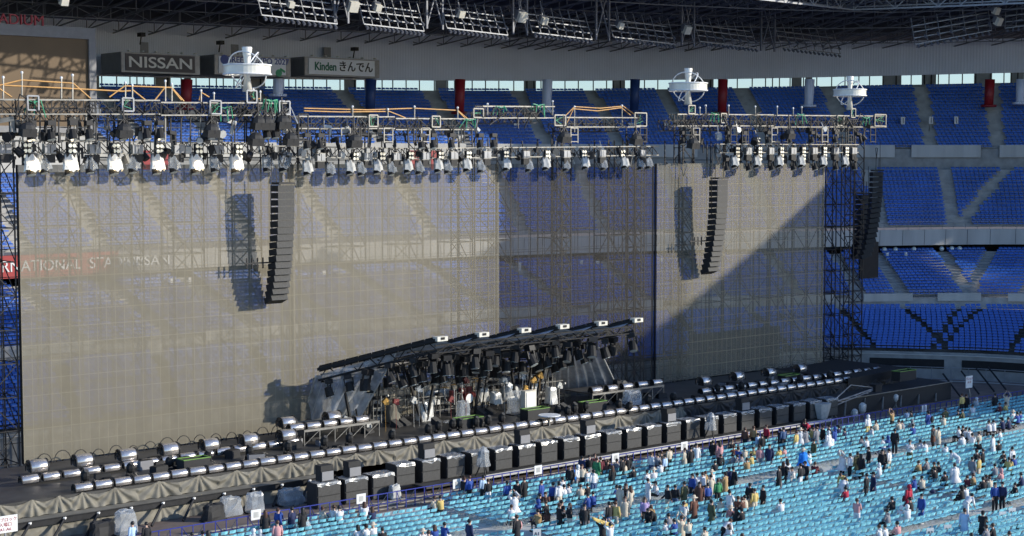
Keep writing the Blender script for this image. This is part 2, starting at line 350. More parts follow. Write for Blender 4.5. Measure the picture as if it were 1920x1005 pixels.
for b, B in enumerate(BLK):
    a0, a1, z0, z1, n, _ = B
    for k in range(n):
        a = a0 + (a1 - a0) * (k + .72) / n
        ud = np.linspace(0, NS - 1.001, 900); P = np.array([pt(u, a, 0)[:2] for u in ud])
        s = np.concatenate([[0], np.cumsum(np.linalg.norm(np.diff(P, axis=0), axis=1))])
        for d in np.arange(.3, s[-1], .5):
            u = float(np.interp(d, s, ud))
            if aisle(u, b, k, n): continue
            x, y = np.interp(d, s, P[:, 0]), np.interp(d, s, P[:, 1]); x2, y2 = np.interp(d + .1, s, P[:, 0]), np.interp(d + .1, s, P[:, 1])
            z = z0(u) + (z1(u) - z0(u)) * k / n
            pxx, pyy, dd = proj((x, y, z + .5))
            if pxx < -160 or pxx > 2080: continue
            if b >= 3 and pxx < 170 and False: continue
            if b == 3 and x < 67.5 + (0): continue
            cand.append((dd, x, y, z, math.atan2(y2 - y, x2 - x), pxx, pyy, b, k))
vis = [c for c in cand if 1660 < c[5] < 1915 and 560 < c[6] < 672 and c[7] == 0]
vis.sort(); chosen = vis[:300]; cs = set(id(c) for c in chosen)
V = []; Fc = []
for c in cand:
    if id(c) in cs: continue
    ca, sa = math.cos(c[4]), math.sin(c[4]); n0 = len(V) * len(base_v)
    v = base_v.copy(); v[:, 0] = base_v[:, 0] * ca - base_v[:, 1] * sa + c[1]; v[:, 1] = base_v[:, 0] * sa + base_v[:, 1] * ca + c[2]; v[:, 2] += c[3]
    V.append(v); Fc += [tuple(i + n0 for i in q) for q in base_f]
me = bpy.data.meshes.new('stand_seats'); me.from_pydata(np.concatenate(V).tolist(), [], Fc); me.materials.append(M['seat'])
so_ = bpy.data.objects.new('stand_seats', me); COL.objects.link(so_); tag(so_, 'mass of empty blue plastic seats filling the grandstand rows', 'seats', kind='stuff')
sm = sv.mesh('stand_seat', M['seat']); byrow = {}
for c in chosen: byrow.setdefault(c[8], []).append(c)
for k, L_ in byrow.items():
    L_.sort(key=lambda c: c[5])
    for i, c in enumerate(L_):
        o = bpy.data.objects.new('stadium_chair', sm); COL.objects.link(o); o.location = c[1:4]; o.rotation_euler = (0, 0, c[4])
        tag(o, 'blue stand seat, %s from the left in the %s row above the wall' % (nth(i + 1), nth(k + 1)), 'seat', 'blue seats low in the corner stand')
# columns in team colours on the top concourse
for x, y0, c, cn in [(345, 200, 'red', 'dark red'), (525, 175, 'sclear', 'pale grey'), (692, 205, 'bluep', 'navy'), (857, 208, 'red', 'dark red'), (1023, 205, 'sclear', 'pale grey'), (1189, 205, 'bluep', 'navy'), (1350, 208, 'red', 'dark red'), (1515, 195, 'sclear', 'pale grey'), (1850, 195, 'red', 'dark red'), (1912, 190, 'sclear', 'pale grey')]:
    mb = MB(); u, p = plan_at_px(x, 1.66); z0 = [zz for zz in np.arange(20, 34, .02) if proj((p.x, p.y, zz))[1] <= y0 + 6][0]; z1 = [zz for zz in np.arange(26, 34, .02) if proj((p.x, p.y, zz))[1] <= 149][0]
    mb.tube([(p.x, p.y, z0), (p.x + .15, p.y, z1)], .50, 14, .58); mb.tube([(p.x, p.y, z0), (p.x, p.y, z0 + .25)], .9, 14)
    m_ = M[c] or M['wall']
    where = {345: 'under the dark sign', 525: 'between the two white signs', 692: 'beneath the white sign with green letters', 857: 'over the end of the hanging truss', 1023: 'above the middle truss', 1189: 'near the middle ring prop', 1350: 'right of the middle ring prop', 1515: 'left of the far ring prop', 1850: 'by the far stairs', 1912: 'at the very end of the window strip'}[x]
    tag(mb.obj('column', m_, smooth=True), '%s round column in front of the windows, %s' % (cn, where), 'column', 'coloured columns on the top concourse', kind='thing')
# small white notice boards in the upper seats
for i, (x, y, wn) in enumerate([(966, 238, 'below the swags of cable'), (1176, 238, 'left of the middle truss span'), (1242, 238, 'beside the middle ring prop'), (1683, 227, 'beside the far stairs'), (1737, 226, 'mid block past the far stairs'), (1783, 226, 'at the far side of that block'), (264, 238, 'behind the first light rig')]):
    u, p = plan_at_px(x, 1.62); z = [zz for zz in np.arange(15, 32, .05) if proj((p.x, p.y, zz))[1] <= y][0]; mb = MB()
    mb.box((p.x, p.y - .5, z), (.75, .06, .85), 0); o = mb.obj('notice_board', M['white']); tag(o, 'small white notice board on legs in the upper seats, ' + wn, 'board', 'small white boards in the upper tier')
    mb = MB(); mb.tube([(p.x - .3, p.y - .5, z - .4), (p.x - .3, p.y - .5, z - 1.6)], .04); mb.tube([(p.x + .3, p.y - .5, z - .4), (p.x + .3, p.y - .5, z - 1.6)], .04); mb.obj('leg', M['grey'], o)
    mb = MB(); mb.box((p.x, p.y - .54, z), (.12, .02, .6)); mb.obj('mark', M['grey'], o)
for i, (x, wn) in enumerate([(972, 'seen through the middle screen'), (1087, 'behind the middle scaffold'), (1121, 'one of a close pair behind the screen'), (1243, 'by the speaker shadow'), (1667, 'nearer the scaffold'), (1701, 'farther from the scaffold'), (325, 'behind the first screen'), (360, 'behind the hanging speaker shadow'), (611, 'past the screen fold'), (752, 'behind the pale middle screen')]):
    mb = MB(); u, p = plan_at_px(x, .93); mb.box((p.x, p.y, 9.2), (.32, .12, 1.9)); o = mb.obj('striped_post', M['white'])
    tag(o, 'white striped upright panel hanging under the balcony, ' + wn, 'panel', 'striped uprights under the balcony')
    mb = MB()
    for k in range(6): mb.box((p.x - .02, p.y - .07, 8.5 + k * .28), (.2, .02, .05))
    mb.obj('stripe', M['grey'], o)
# balcony floodlights
for i, x in enumerate((1660, 1683, 1716, 1770, 1787, 1804)):
    u, p = plan_at_px(x, 1.01); mb = MB(); mb.sph((p.x, p.y, 10.35), .28, 10, 6); o = mb.obj('balcony_lamp', M['lens'], smooth=True)
    mb = MB(); mb.tube([(p.x, p.y, 10.6), (p.x, p.y, 10.85)], .05); mb.obj('bracket', M['blackm'], o); tag(o, 'round lamp under the balcony edge, %s from the speaker hang' % nth(i + 1), 'lamp', 'round lamps under the balcony')
u, p = plan_at_px(1757, 1.2); mb = MB(); mb.sph((p.x, p.y - 1, 9.6), .22, 8, 6); o = mb.obj('ceiling_lamp', M['glow']); tag(o, 'single lit white lamp in the dark under the balcony', 'lamp')

# red and dark ribbon boards on the balcony front
def boardx(x0, x1, m, name):
    a, b = px_u(x0, 1.0), px_u(x1, 1.0); mb = MB(); q = np.linspace(a, b, 12)
    mb.grid([[pt(u, 1, 10.75, -.65) for u in q], [pt(u, 1, 12.55, -.75) for u in q]]); mb.grid([[pt(u, 1, 12.55, -.75) for u in q], [pt(u, 1, 12.55, -.56) for u in q]]); return mb.obj(name, m)
rb = boardx(-200, 218, mat('red_banner', (.38, .05, .05), .6, 0, .1, 1), 'ribbon_board'); tag(rb, 'long red ribbon board with white letters along the balcony edge', 'banner')
text('INTERNATIONAL  STADIUM', 1.25, M['white'], rb, pt(px_u(105, 1.0), 1, 11.65, -.8), (math.radians(90), 0, 0), sx=.95)
rb = boardx(222, 318, M['frame'], 'ribbon_board'); tag(rb, 'dark ribbon board with a white carmaker name beside the red one', 'banner')
text('NISSAN', 1.15, M['white'], rb, pt(px_u(270, 1.0), 1, 11.65, -.8), (math.radians(90), 0, 0), sx=1.1)
# red banner strip with white letters in the upper tier
o = empty('red_banner', (0, 0, 0), 0, 'short red banner with white letters hung behind the middle rig', 'banner'); A = gy(1246, 272, 128); Bq = gy(1312, 300, 128); mb = MB()
mb.box(((A.x + Bq.x) / 2, 128, (A.z + Bq.z) / 2), (Bq.x - A.x, .1, A.z - Bq.z)); mb.obj('cloth', mat('red_cloth', (.5, .01, .03), .7), o)
text('SS', 1.3, M['white'], o, ((A.x + Bq.x) / 2 - .2, 127.92, (A.z + Bq.z) / 2), (math.radians(90), 0, 0))
mb = MB(); mb.tube([(A.x, 128, A.z), (A.x, 128, A.z - 3)], .06); mb.tube([(Bq.x, 128, A.z), (Bq.x, 128, A.z - 3)], .06); mb.obj('post', M['grey'], o)
for nm, x0, x1 in (('first', 266, 282), ('second', 303, 318), ('third', 768, 785), ('fourth', 808, 828)):
    A = gy(x0, 282, 126); Bq = gy(x1, 318, 126); mb = MB(); mb.box(((A.x + Bq.x) / 2, 126, (A.z + Bq.z) / 2), (Bq.x - A.x, .1, A.z - Bq.z)); o = mb.obj('red_flag', M['red']); tag(o, '%s small red panel glimpsed behind the hanging lamps' % nm, 'panel', 'red panels behind the lamps')

# ------------------------------------------------------------------ scoreboard
sb = empty('scoreboard', (0, 0, 0), 0, 'huge brown scoreboard with red letters along its top frame', 'scoreboard')
Y = 134.0; tl, br_ = gy(-260, 52, Y), gy(166, 238, Y)
mb = MB(); mb.box(((tl.x + br_.x) / 2, Y, (tl.z + br_.z) / 2), (br_.x - tl.x, .3, tl.z - br_.z)); mb.obj('screen', M['screen'], sb)
a, b_ = gy(-270, 28, Y), gy(179, 250, Y); mb = MB()
mb.box(((a.x + b_.x) / 2, Y + 1.2, (a.z + tl.z) / 2), (b_.x - a.x, 3.2, a.z - tl.z)); mb.box(((br_.x + b_.x) / 2, Y + 1.2, (tl.z + b_.z) / 2), (b_.x - br_.x, 3.2, tl.z - b_.z)); mb.box(((a.x + b_.x) / 2 - .5, Y + 1.2, (br_.z + b_.z) / 2), (b_.x - a.x - 1, 3.2, br_.z - b_.z))
mb.box(((a.x + b_.x) / 2, Y + 2.4, (a.z + b_.z) / 2), (b_.x - a.x - .2, .6, a.z - b_.z - .2)); mb.obj('frame', M['frame'], sb)
p = gy(-8, 35, Y - .5); text('STADIUM', 1.25, M['lred'], sb, (p.x + 1.6, p.y, p.z), (math.radians(90), 0, 0), sx=1.05, ext=.1)
mb = MB(); a = gy(-260, 250, 133); b_ = gy(170, 312, 133); mb.box(((a.x + b_.x) / 2, 133.6, (a.z + b_.z) / 2 - .3), (b_.x - a.x, 1, a.z - b_.z + .4)); mb.obj('base_wall', M['concl'], sb)
# ------------------------------------------------------------------ sponsor boxes on the wall
def sponsor(x0, x1, y0, y1, face, label):
    A, Bq = gy(x0, y0, 150.5), gy(x1, y1, 150.5); e = empty('sign_box', (0, 0, 0), 0, label, 'sign', 'sign boxes on the upper wall'); mb = MB(); cx, cz = (A.x + Bq.x) / 2, (A.z + Bq.z) / 2; w, h = Bq.x - A.x, A.z - Bq.z
    mb.box((cx, 152.7, cz), (w, 4.4, h)); mb.obj('case', M['frame'], e); mb = MB(); mb.box((cx, 150.42, cz), (w - .02, .1, h - .05)); mb.obj('rim', M['gsteel'], e)
    mb = MB(); mb.box((cx - .1, 150.33, cz + .02), (w * .88, .1, h * .84)); mb.obj('face', face, e)
    for k in range(6):
        mb = MB(); mb.box((cx - w * .42 + w * .84 * k / 5, 150.1, cz + h / 2 + .12), (.16, .5, .12)); mb.obj('lamp', M['white'], e)
    return e, cx, cz, w, h
R90 = (math.radians(90), 0, 0)
e, cx, cz, w, h = sponsor(226, 374, 97, 141, M['sign_dark'], 'dark sign box with large white spaced capital letters')
text('NISSAN', 1.55, M['white'], e, (cx - .1, 150.25, cz), R90, sx=1.42, off=.02)
e, cx, cz, w, h = sponsor(401, 544, 102, 145, M['sign_white'], 'white sign box with blue letters behind the ring prop')
text('GREEN×EXPO 2027', .88, M['lblue'], e, (cx + .5, 150.25, cz + .55), R90, sx=1.05, off=.01)
text('YOKOHAMA JAPAN', .5, M['lblue'], e, (cx - .2, 150.25, cz - .5), R90)
mb = MB(); mb.tube([(cx - w * .38, 150.27, cz + .55), (cx - w * .38, 150.2, cz + .55)], .5, 16); mb.obj('emblem', M['lblue'], e)
mb = MB(); mb.tube([(cx + w * .33, 150.27, cz - .65), (cx + w * .33, 150.2, cz - .65)], .4, 12); mb.box((cx + w * .38, 150.22, cz - .35), (.7, .05, .22), M=Matrix.Rotation(.5, 3, 'Y')); mb.obj('leaf_mark', mat('leaf_green', (.05, .4, .2), .5), e)
e, cx, cz, w, h = sponsor(570, 710, 106, 147, M['sign_white'], 'white sign box with green Latin and black Japanese letters')
text('Kinden', 1.25, M['lgreen'], e, (cx - w * .235, 150.25, cz), R90, sx=.82, off=.03)
text('きんでん', 1.25, M['ldark'], e, (cx + w * .17, 150.25, cz + .05), R90, sx=.95, off=.02)
# security cameras / doors on the wall
for x, y, wn in ((665, 92, 'above the box with green letters'), (265, 65, 'over the dark sign box'), (413, 80, 'between the first two sign boxes')):
    p = gy(x, y, 151.3); mb = MB(); mb.box(p, (.5, .9, .4)); o = mb.obj('wall_camera', M['blackm']); mb = MB(); mb.tube([(p.x, p.y, p.z), (p.x, p.y + .3, p.z - 1)], .07); mb.obj('bracket', M['blackm'], o); tag(o, 'small dark camera on a bracket ' + wn, 'camera', 'cameras on the upper wall')
for x, y, wn in ((280, 88, 'dark sign box'), (450, 92, 'blue lettered sign box'), (624, 97, 'green lettered sign box')):
    p = gy(x, y, 151.5); mb = MB(); mb.box((p.x, 152.6, p.z), (.9, .1, 1.1)); o = mb.obj('wall_hatch', M['frame']); tag(o, 'grey hatch in the upper wall above the ' + wn, 'hatch', 'hatches in the upper wall')

# ------------------------------------------------------------------ roof
RIN = [(10, 111), (60, 112), (80, 112), (105, 110), (122, 107.5), (134, 104), (146, 98), (153, 82), (158, 62), (161, 43.4), (163.3, 32), (164.5, 20.7), (162.5, -3), (178, -9), (196, -19)]  # inner edge and unseen end shaped for the shadows they cast
ROUT = [(10, 163), (60, 163), (80, 161), (105, 157), (122, 152), (134, 147), (150, 140), (166, 128), (182, 108), (192, 85), (197, 65), (200, 45), (203, 20), (205, 5), (206, -5)]
rf = empty('stadium_roof', (0, 0, 0), 0, 'dark overhanging stadium roof with its maze of steel trusses', 'roof')
mb = MB()
for za, zb in ((39.2, 34.6), (39.8, 35.3)): mb.grid([[(x, y, za) for x, y in RIN], [(x, y, zb) for x, y in ROUT]])
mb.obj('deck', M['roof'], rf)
def lat(mb, a, b, h, n, r=.07, diag=True):
    a, b = Vector(a), Vector(b); mb.tube([a, b], r); mb.tube([a - Vector((0, 0, h)), b - Vector((0, 0, h))], r)
    for i in range(n):
        p, q = a.lerp(b, i / n), a.lerp(b, (i + 1) / n); d = Vector((0, 0, h))
        if i % 2: mb.tube([p, q - d], r * .65, 4, cap=False)
        else: mb.tube([p - d, q], r * .65, 4, cap=False)
        mb.tube([p, p - d], r * .6, 4, cap=False)
raf = MB()
def along(L, f):
    L = [Vector((*p, 0)) for p in L]; s = f * (len(L) - 1); i = min(int(s), len(L) - 2); return L[i].lerp(L[i + 1], s - i)
for k in range(64):
    f = k / 63 * .78; a, b = along(RIN, f), along(ROUT, f)
    lat(raf, (a.x, a.y, 39.0), (b.x, b.y, 34.5), 1.5, 9, .09)
raf.obj('rafter', M['rsteel'], rf)
mb = MB()
for g_ in (.25, .5, .75):
    for k in range(40):
        f0, f1 = k / 40 * .78, (k + 1) / 40 * .78; p = along(RIN, f0).lerp(along(ROUT, f0), g_); q = along(RIN, f1).lerp(along(ROUT, f1), g_); z = 38.7 - g_ * 4.3
        lat(mb, (p.x, p.y, z - .2), (q.x, q.y, z - .2), 1.2, 2, .07)
mb.obj('purlin', M['rsteel'], rf)
mb = MB()
ET = [(30, 119), (60, 118), (95, 114), (124, 108), (141, 109), (146, 99), (152, 84), (157, 63)]
for i in range(len(ET) - 1):
    a, b = ET[i], ET[i + 1]; n = max(4, int(math.dist(a, b) / 2.2))
    lat(mb, (*a, 38.2), (*b, 38.2), 2.0, n, .12); lat(mb, (a[0] + .5, a[1] + 1.6, 38.1), (b[0] + .5, b[1] + 1.6, 38.1), 1.5, n, .1)
mb.obj('edge_truss', M['gsteel'], rf)
# lighting galleries hung below the roof
GW = [('first', 490, 632, -14, 10, 'g'), ('second', 682, 795, 5, 38, 'g'), ('third', 838, 952, 14, 50, 'g'), ('fourth', 998, 1110, 24, 62, 'g'), ('fifth', 1150, 1266, 34, 74, 'g'), ('sixth', 1312, 1420, 44, 88, 'g'), ('seventh', 1465, 1576, 56, 102, 'g')]
def gallery(label, A, Bq, hgt, nb):
    e = empty('lighting_gallery', (0, 0, 0), 0, label, 'gallery', 'lighting galleries under the roof'); A, Bq = Vector(A), Vector(Bq); d = (Bq - A); L = d.length; d.normalize(); nrm = Vector((d.y, -d.x, 0)).normalized()
    if nrm.y > 0: nrm = -nrm
    mb = MB()
    for j, (off, dz) in enumerate(((0, 0), (.9, -hgt * .33), (1.7, -hgt * .66), (2.3, -hgt))):
        p = Vector((0, 0, dz)) - nrm * (2.3 - off) * .5; mb.tube([A + p, Bq + p], .07)
    for k in range(nb + 1):
        c = A.lerp(Bq, k / nb); mb.tube([c + Vector((0, 0, .9)) - nrm * 1.15, c + Vector((0, 0, -hgt))], .05)
    mb.obj('rail', M['gsteel'], e)
    for k in range(nb * 2):
        mb = MB(); c = A.lerp(Bq, (k + .5) / (nb * 2)) + Vector((0, 0, -hgt - .15)); mb.tube([c, c + nrm * .3 - Vector((0, 0, .25))], .11, 8, .14)
        if k % 2: mb.tube([c + Vector((0, 0, hgt * .5)), c + Vector((0, 0, hgt * .5 - .3)) + nrm * .3], .10, 8, .13)
        mb.obj('spotlight', M['rsteel'], e)
for nm, x0, x1, y0, y1, t in GW:
    Yp = 119.0; y0b = y0 + (x1 - x0) * .13; A = gy(x0, y0, Yp); Bq = gy(x1, y0b, Yp)
    gallery('%s railed lighting gallery from the left under the roof' % nm, A, (Bq.x, Yp, Bq.z), 1.9, 7)
gallery('railed lighting gallery turning back at the roof corner', gy(1716, 48, 104), gy(1860, 22, 99.5), 2.0, 6)
gallery('last railed lighting gallery at the roof corner', gy(1885, 18, 99), gy(1990, 5, 94), 2.0, 5)
for i, (x, y, s_) in enumerate([(662, 12, 1.1), (708, 14, .7), (864, 26, .75), (978, 32, 1.1), (1020, 39, .8), (1163, 48, .7), (1288, 56, 1.0), (1872, 40, 1.0), (1868, 20, .9), (120, 2, .7), (545, 8, .6)]):
    Yp = 118.2 if x < 1700 else 99; p = gy(x, y, Yp); s_ *= .85; mb = MB(); mb.box((0, 0, 0), (s_, .55, s_), M=Matrix.Rotation(.45, 3, 'X')); o = mb.obj('floodlight', M['cream'], loc=p)
    mb = MB(); mb.box((0, .2, .25), (s_ * 1.08, .4, s_ * .9), M=Matrix.Rotation(.45, 3, 'X')); mb.tube([(0, .2, .3), (0, .6, 2)], .06); mb.obj('housing', M['rsteel'], o)
    tag(o, 'white square floodlight hung under the roof, %s' % ['over the gap right of the white signs', 'small one beside the big first light', 'on the third gallery', 'large one between third and fourth gallery', 'small one on the fourth gallery', 'on the fifth gallery', 'in the gap before the sixth gallery', 'low one at the far corner', 'upper one at the far corner', 'at the far left edge of the roof', 'by the first gallery'][i], 'floodlight', 'floodlights under the roof')
mb = MB()
for x, w_ in ((815, 30), (975, 26), (1130, 24), (1290, 22), (1440, 24), (640, 26)):
    a, b = gy(x - w_ / 2, -10, 119.5), gy(x + w_ / 2, 90, 119.5)
    mb.tube([(a.x, a.y, 38), (b.x, a.y, 32.4)], .08); mb.tube([(b.x, a.y, 38), (a.x, a.y, 32.4)], .08); mb.tube([(a.x, a.y, 32.2), (a.x, a.y, 38.4)], .12); mb.tube([(b.x, a.y, 32.2), (b.x, a.y, 38.4)], .12)
mb.obj('cross_brace', M['rsteel'], rf)

# ------------------------------------------------------------------ see-through screens
YS = 90.3; ZB, ZT = 2.0, 19.72
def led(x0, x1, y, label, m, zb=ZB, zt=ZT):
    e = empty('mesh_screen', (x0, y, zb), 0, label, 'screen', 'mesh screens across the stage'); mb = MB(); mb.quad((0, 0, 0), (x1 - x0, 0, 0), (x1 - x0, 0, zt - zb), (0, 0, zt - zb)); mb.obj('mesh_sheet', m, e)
    mb = MB()
    for k in range(int((x1 - x0) / 1.56) + 1): mb.tube([(k * 1.56 + .02, .12, 0), (k * 1.56 + .02, .12, zt - zb)], .022, 4, cap=False)
    for z in np.arange(0, zt - zb, 2.26): mb.tube([(0, .14, z), (x1 - x0, .14, z)], .022, 4, cap=False)
    mb.obj('frame_grid', M['blackm'], e)
    mb = MB(); mb.tube([(0, .2, 0), (0, .2, zt - zb)], .07, 4); mb.tube([(x1 - x0, .2, 0), (x1 - x0, .2, zt - zb)], .07, 4); mb.tube([(0, .2, 0), (x1 - x0, .2, 0)], .05, 4); mb.obj('edge_bar', M['blackm'], e)
    return e
XK = [38.75, 57.75, 75.6, 92.0, 113.1]
BE = (.215, .192, .14)
led(XK[0], XK[1], YS, 'tall beige mesh screen at the near end of the stage', screen_mat('mesh_one', BE, .73))
led(XK[1], XK[2], YS + .15, 'pale half of the middle mesh screen left of the canopy', screen_mat('mesh_two', BE, .74, .46, 9, 17.8))
led(XK[2], XK[3], YS + .3, 'darker more open mesh screen behind the canopy, blue seats showing through', screen_mat('mesh_three_shade', (.038, .036, .034), .36))  # shade on this stretch is put in as a darker, thinner mesh
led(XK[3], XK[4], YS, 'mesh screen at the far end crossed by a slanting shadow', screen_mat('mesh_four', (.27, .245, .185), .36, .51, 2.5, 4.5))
# ------------------------------------------------------------------ scaffold
def tower(x, y, w, dp, z0, z1, label, m='blackm', lift=2.0):
    e = empty('scaffold_tower', (x, y, z0), 0, label, 'scaffold', 'scaffold towers behind the screens'); a = MB(); b = MB(); c = MB(); h = z1 - z0
    for px in (0, w):
        for py in (0, dp): a.tube([(px, py, 0), (px, py, h)], .055, 4)
    n = int(h / lift)
    for k in range(n + 1):
        z = k * lift
        for q in (((0, 0, z), (w, 0, z)), ((0, dp, z), (w, dp, z)), ((0, 0, z), (0, dp, z)), ((w, 0, z), (w, dp, z))): b.tube(q, .04, 4, cap=False)
        if k < n:
            s0, s1 = (0, w) if k % 2 else (w, 0)
            c.tube([(s0, 0, z), (s1, 0, z + lift)], .035, 4, cap=False); c.tube([(s1, dp, z), (s0, dp, z + lift)], .035, 4, cap=False); c.tube([(w, 0, z), (w, dp, z + lift)], .035, 4, cap=False)
    a.obj('upright', M[m], e); b.obj('ledger', M[m], e); c.obj('diagonal_brace', M[m], e); return e
tower(36.7, 90.6, 1.9, 2, 0, 21.5, 'black scaffold tower closing the near end of the screens')
tower(113.4, 90.4, 1.5, 2, 0, 22.3, 'black scaffold tower closing the far end of the screens')
tower(115.6, 90.4, 1.3, 2, 0, 22.3, 'outermost scaffold tower past the far screen end')
for i, (x, w_) in enumerate([(41, 2.2), (45.2, 2.2), (49.5, 2.2), (53.8, 2.2), (57.6, 2.4), (62.2, 2.2), (67, 2.4), (72, 2.0), (75.5, 2.2), (81.8, 2.0), (87.8, 1.6), (90.0, 1.5), (95.8, 1.8), (99.2, 2.2), (103, 2.2), (107, 2.2), (110.4, 1.8)]):
    tower(x, 91.6, w_, 1.6, 0, 21.6, '%s scaffold tower from the near end, behind the mesh' % nth(i + 1))
for i, (x0, x1) in enumerate([(76.4, 95.4), (95.8, 113), (57.9, 76), (38.9, 57.6)]):
    e = empty('scaffold_grid', (x0, 93.6, 0), 0, 'wide black scaffold grid behind the %s mesh screen' % ['dark', 'far', 'pale middle', 'near'][i], 'scaffold', 'scaffold grids behind the screens'); mb = MB()
    for x in np.arange(0, x1 - x0, 1.25): mb.tube([(x, 0, 0), (x, 0, 19)], .03, 4, cap=False)
    for z in np.arange(1, 19, 1.7): mb.tube([(0, 0, z), (x1 - x0, 0, z)], .03, 4, cap=False)
    mb.obj('tube_grid', M['blackm'], e)
for x0, x1, y0, y1, wn in ((1293, 1460, 628, 694, 'low behind the far screen'), (1612, 1645, 455, 520, 'behind the far speaker hang')):
    A, Bq = gy(x0, y0, 94), gy(x1, y1, 94); mb = MB(); mb.box(((A.x + Bq.x) / 2, 94, (A.z + Bq.z) / 2), (Bq.x - A.x, .2, A.z - Bq.z)); o = mb.obj('dark_board', M['black']); tag(o, 'flat dark grey panel ' + wn, 'panel', 'dark panels behind the screens')
# stairs with handrail behind the right screen
e = empty('scaffold_stair', (0, 0, 0), 0, 'slanting scaffold stair with double handrails at the far screen end', 'stairs'); mb = MB(); a, b = gy(1470, 590, 92.5), gy(1625, 715, 92.5)
for dz in (0, .35, 1.0):
    for dy in (0, .9): mb.tube([a + Vector((0, dy, dz)), b + Vector((0, dy, dz))], .045)
mb.obj('rail', M['gsteel'], e); mb = MB()
for k in range(22): c = a.lerp(b, k / 21); mb.box((c.x, c.y + .45, c.z), (.25, .9, .04))
mb.obj('tread', M['blackm'], e)

# ------------------------------------------------------------------ overhead rigs
def truss(A, Bq, w, h, label, cat='truss', grp='lighting trusses above the screens', m='blackm', m2='grey', bay=.9):
    A, Bq = Vector(A), Vector(Bq); e = empty('box_truss', A, 0, label, cat, grp); D = Bq - A; L = D.length; n = max(2, int(L / bay)); mb = MB(); c = MB()
    for dy in (0, w):
        for dz in (0, h): mb.tube([(0, dy, dz), D + Vector((0, dy, dz))], .05, 4)
    mb.obj('chord', M[m2], e)
    for i in range(n):
        p, q = D * (i / n), D * ((i + 1) / n); s0, s1 = (0, h) if i % 2 else (h, 0)
        for dy in (0, w): c.tube([p + Vector((0, dy, s0)), q + Vector((0, dy, s1))], .032, 4, cap=False); c.tube([p + Vector((0, dy, 0)), p + Vector((0, dy, h))], .03, 4, cap=False)
        t0, t1 = (0, w) if i % 2 else (w, 0)
        for dz in (0, h): c.tube([p + Vector((0, t0, dz)), q + Vector((0, t1, dz))], .028, 4, cap=False)
    c.obj('lattice', M[m], e); return e
def frame(x, y, z, w, h, label, m='gsteel'):
    mb = MB()
    for q in (((0, 0, 0), (w, 0, 0)), ((0, 0, h), (w, 0, h)), ((0, 0, 0), (0, 0, h)), ((w, 0, 0), (w, 0, h))): mb.tube(q, .06, 4)
    o = mb.obj('hoist_cage', M[m], loc=(x, y, z)); mb = MB(); random.seed(int(x * 10))
    for k in range(7): mb.tube([(random.uniform(0, w), .1, random.uniform(0, h)) for _ in range(3)], .03, 4)
    mb.obj('cable_loom', M['black'], o); mb = MB()
    for k in range(2): mb.tube([(random.uniform(0, w), .05, random.uniform(0, h)) for _ in range(3)], .025, 4)
    mb.obj('green_cable', M['green'], o); tag(o, label, 'frame', 'square hoist frames on the trusses'); return o
RIG = [  # px span, y top, Y, label
 (-60, 300, 186, 214, 86, 'near run of box truss crossing in front of the scoreboard'), (302, 545, 192, 216, 86, 'box truss under the first ring prop'),
 (560, 740, 218, 241, 87, 'box truss behind the paired orange straps'), (742, 888, 222, 243, 87, 'box truss ending in the cable bundle'),
 (905, 1040, 199, 221, 90, 'dim box truss carrying green cables'), (1062, 1200, 220, 238, 90, 'short dark box truss between the two mast heads'),
 (1270, 1450, 214, 236, 87.5, 'box truss under the middle ring prop'), (1452, 1662, 216, 238, 87.5, 'box truss under the far ring prop')]
for x0, x1, y0, y1, Yp, lb in RIG:
    A = gy(x0, y1, Yp); Bq = gy(x1, y1 + (0 if x0 > 300 else 0), Yp); h = gy(x0, y0, Yp).z - A.z
    truss(A, (Bq.x, Yp, Bq.z), .9, h, lb)
    truss(A + Vector((.3, 1.7, -.35)), (Bq.x - .3, Yp + 1.7, Bq.z - .35), .7, h * .9, lb.replace('box truss', 'second, darker truss') + ', set behind' if 'box truss' in lb else lb + ', its twin set behind', m2='blackm', bay=.6)
FR = [(52, 180, 72, 206, 86), (230, 184, 250, 208, 86), (394, 189, 414, 213, 86), (524, 190, 543, 214, 86), (463, 170, 481, 192, 86), (692, 216, 708, 237, 87), (810, 218, 825, 238, 87), (888, 204, 906, 220, 88), (1291, 198, 1303, 213, 87.5), (1352, 213, 1362, 230, 87.5), (1570, 217, 1582, 235, 87.5), (1596, 204, 1604, 220, 87.5), (1640, 215, 1661, 236, 87.5), (1040, 216, 1060, 235, 89), (1190, 212, 1212, 236, 89)]
FW = ['first, in front of the scoreboard', 'second along, by the first strap peak', 'third along', 'just under the base of the first ring prop', 'small one that carries the first ring prop', 'left on the strap truss', 'green-filled one on the strap truss', 'at the truss break', 'small one that carries the middle ring prop', 'right of the middle ring prop', 'white one below the far ring prop', 'small one that carries the far ring prop', 'last one at the far truss end', 'on the mast head right of the green cables', 'on the mast head after the short dark truss']
for (x0, y0, x1, y1, Yp), wn in zip(FR, FW):
    a, b = gy(x0, y1, Yp - .1), gy(x1, y0, Yp - .1); frame(a.x, a.y, a.z, b.x - a.x, b.z - a.z, 'square metal frame on the truss, ' + wn, 'gsteel' if x0 < 600 else 'grey')
# lower pipe with lattice, the lamp bar
LOWA = [(-80, 262, 500, 266, 89), (505, 272, 760, 277, 89), (762, 277, 1235, 273, 89), (1350, 269, 1610, 270, 89)]
for i, (x0, y0, x1, y1, Yp) in enumerate(LOWA):
    A, Bq = gy(x0, y0, Yp), gy(x1, y1, Yp); A.z -= .75; Bq.z -= .75
    truss(A, Bq, .6, .7, ['long lamp bar over the near screen', 'lamp bar between near and middle screens', 'long lamp bar over the dark middle screen', 'lamp bar over the far screen'][i], bay=.7)
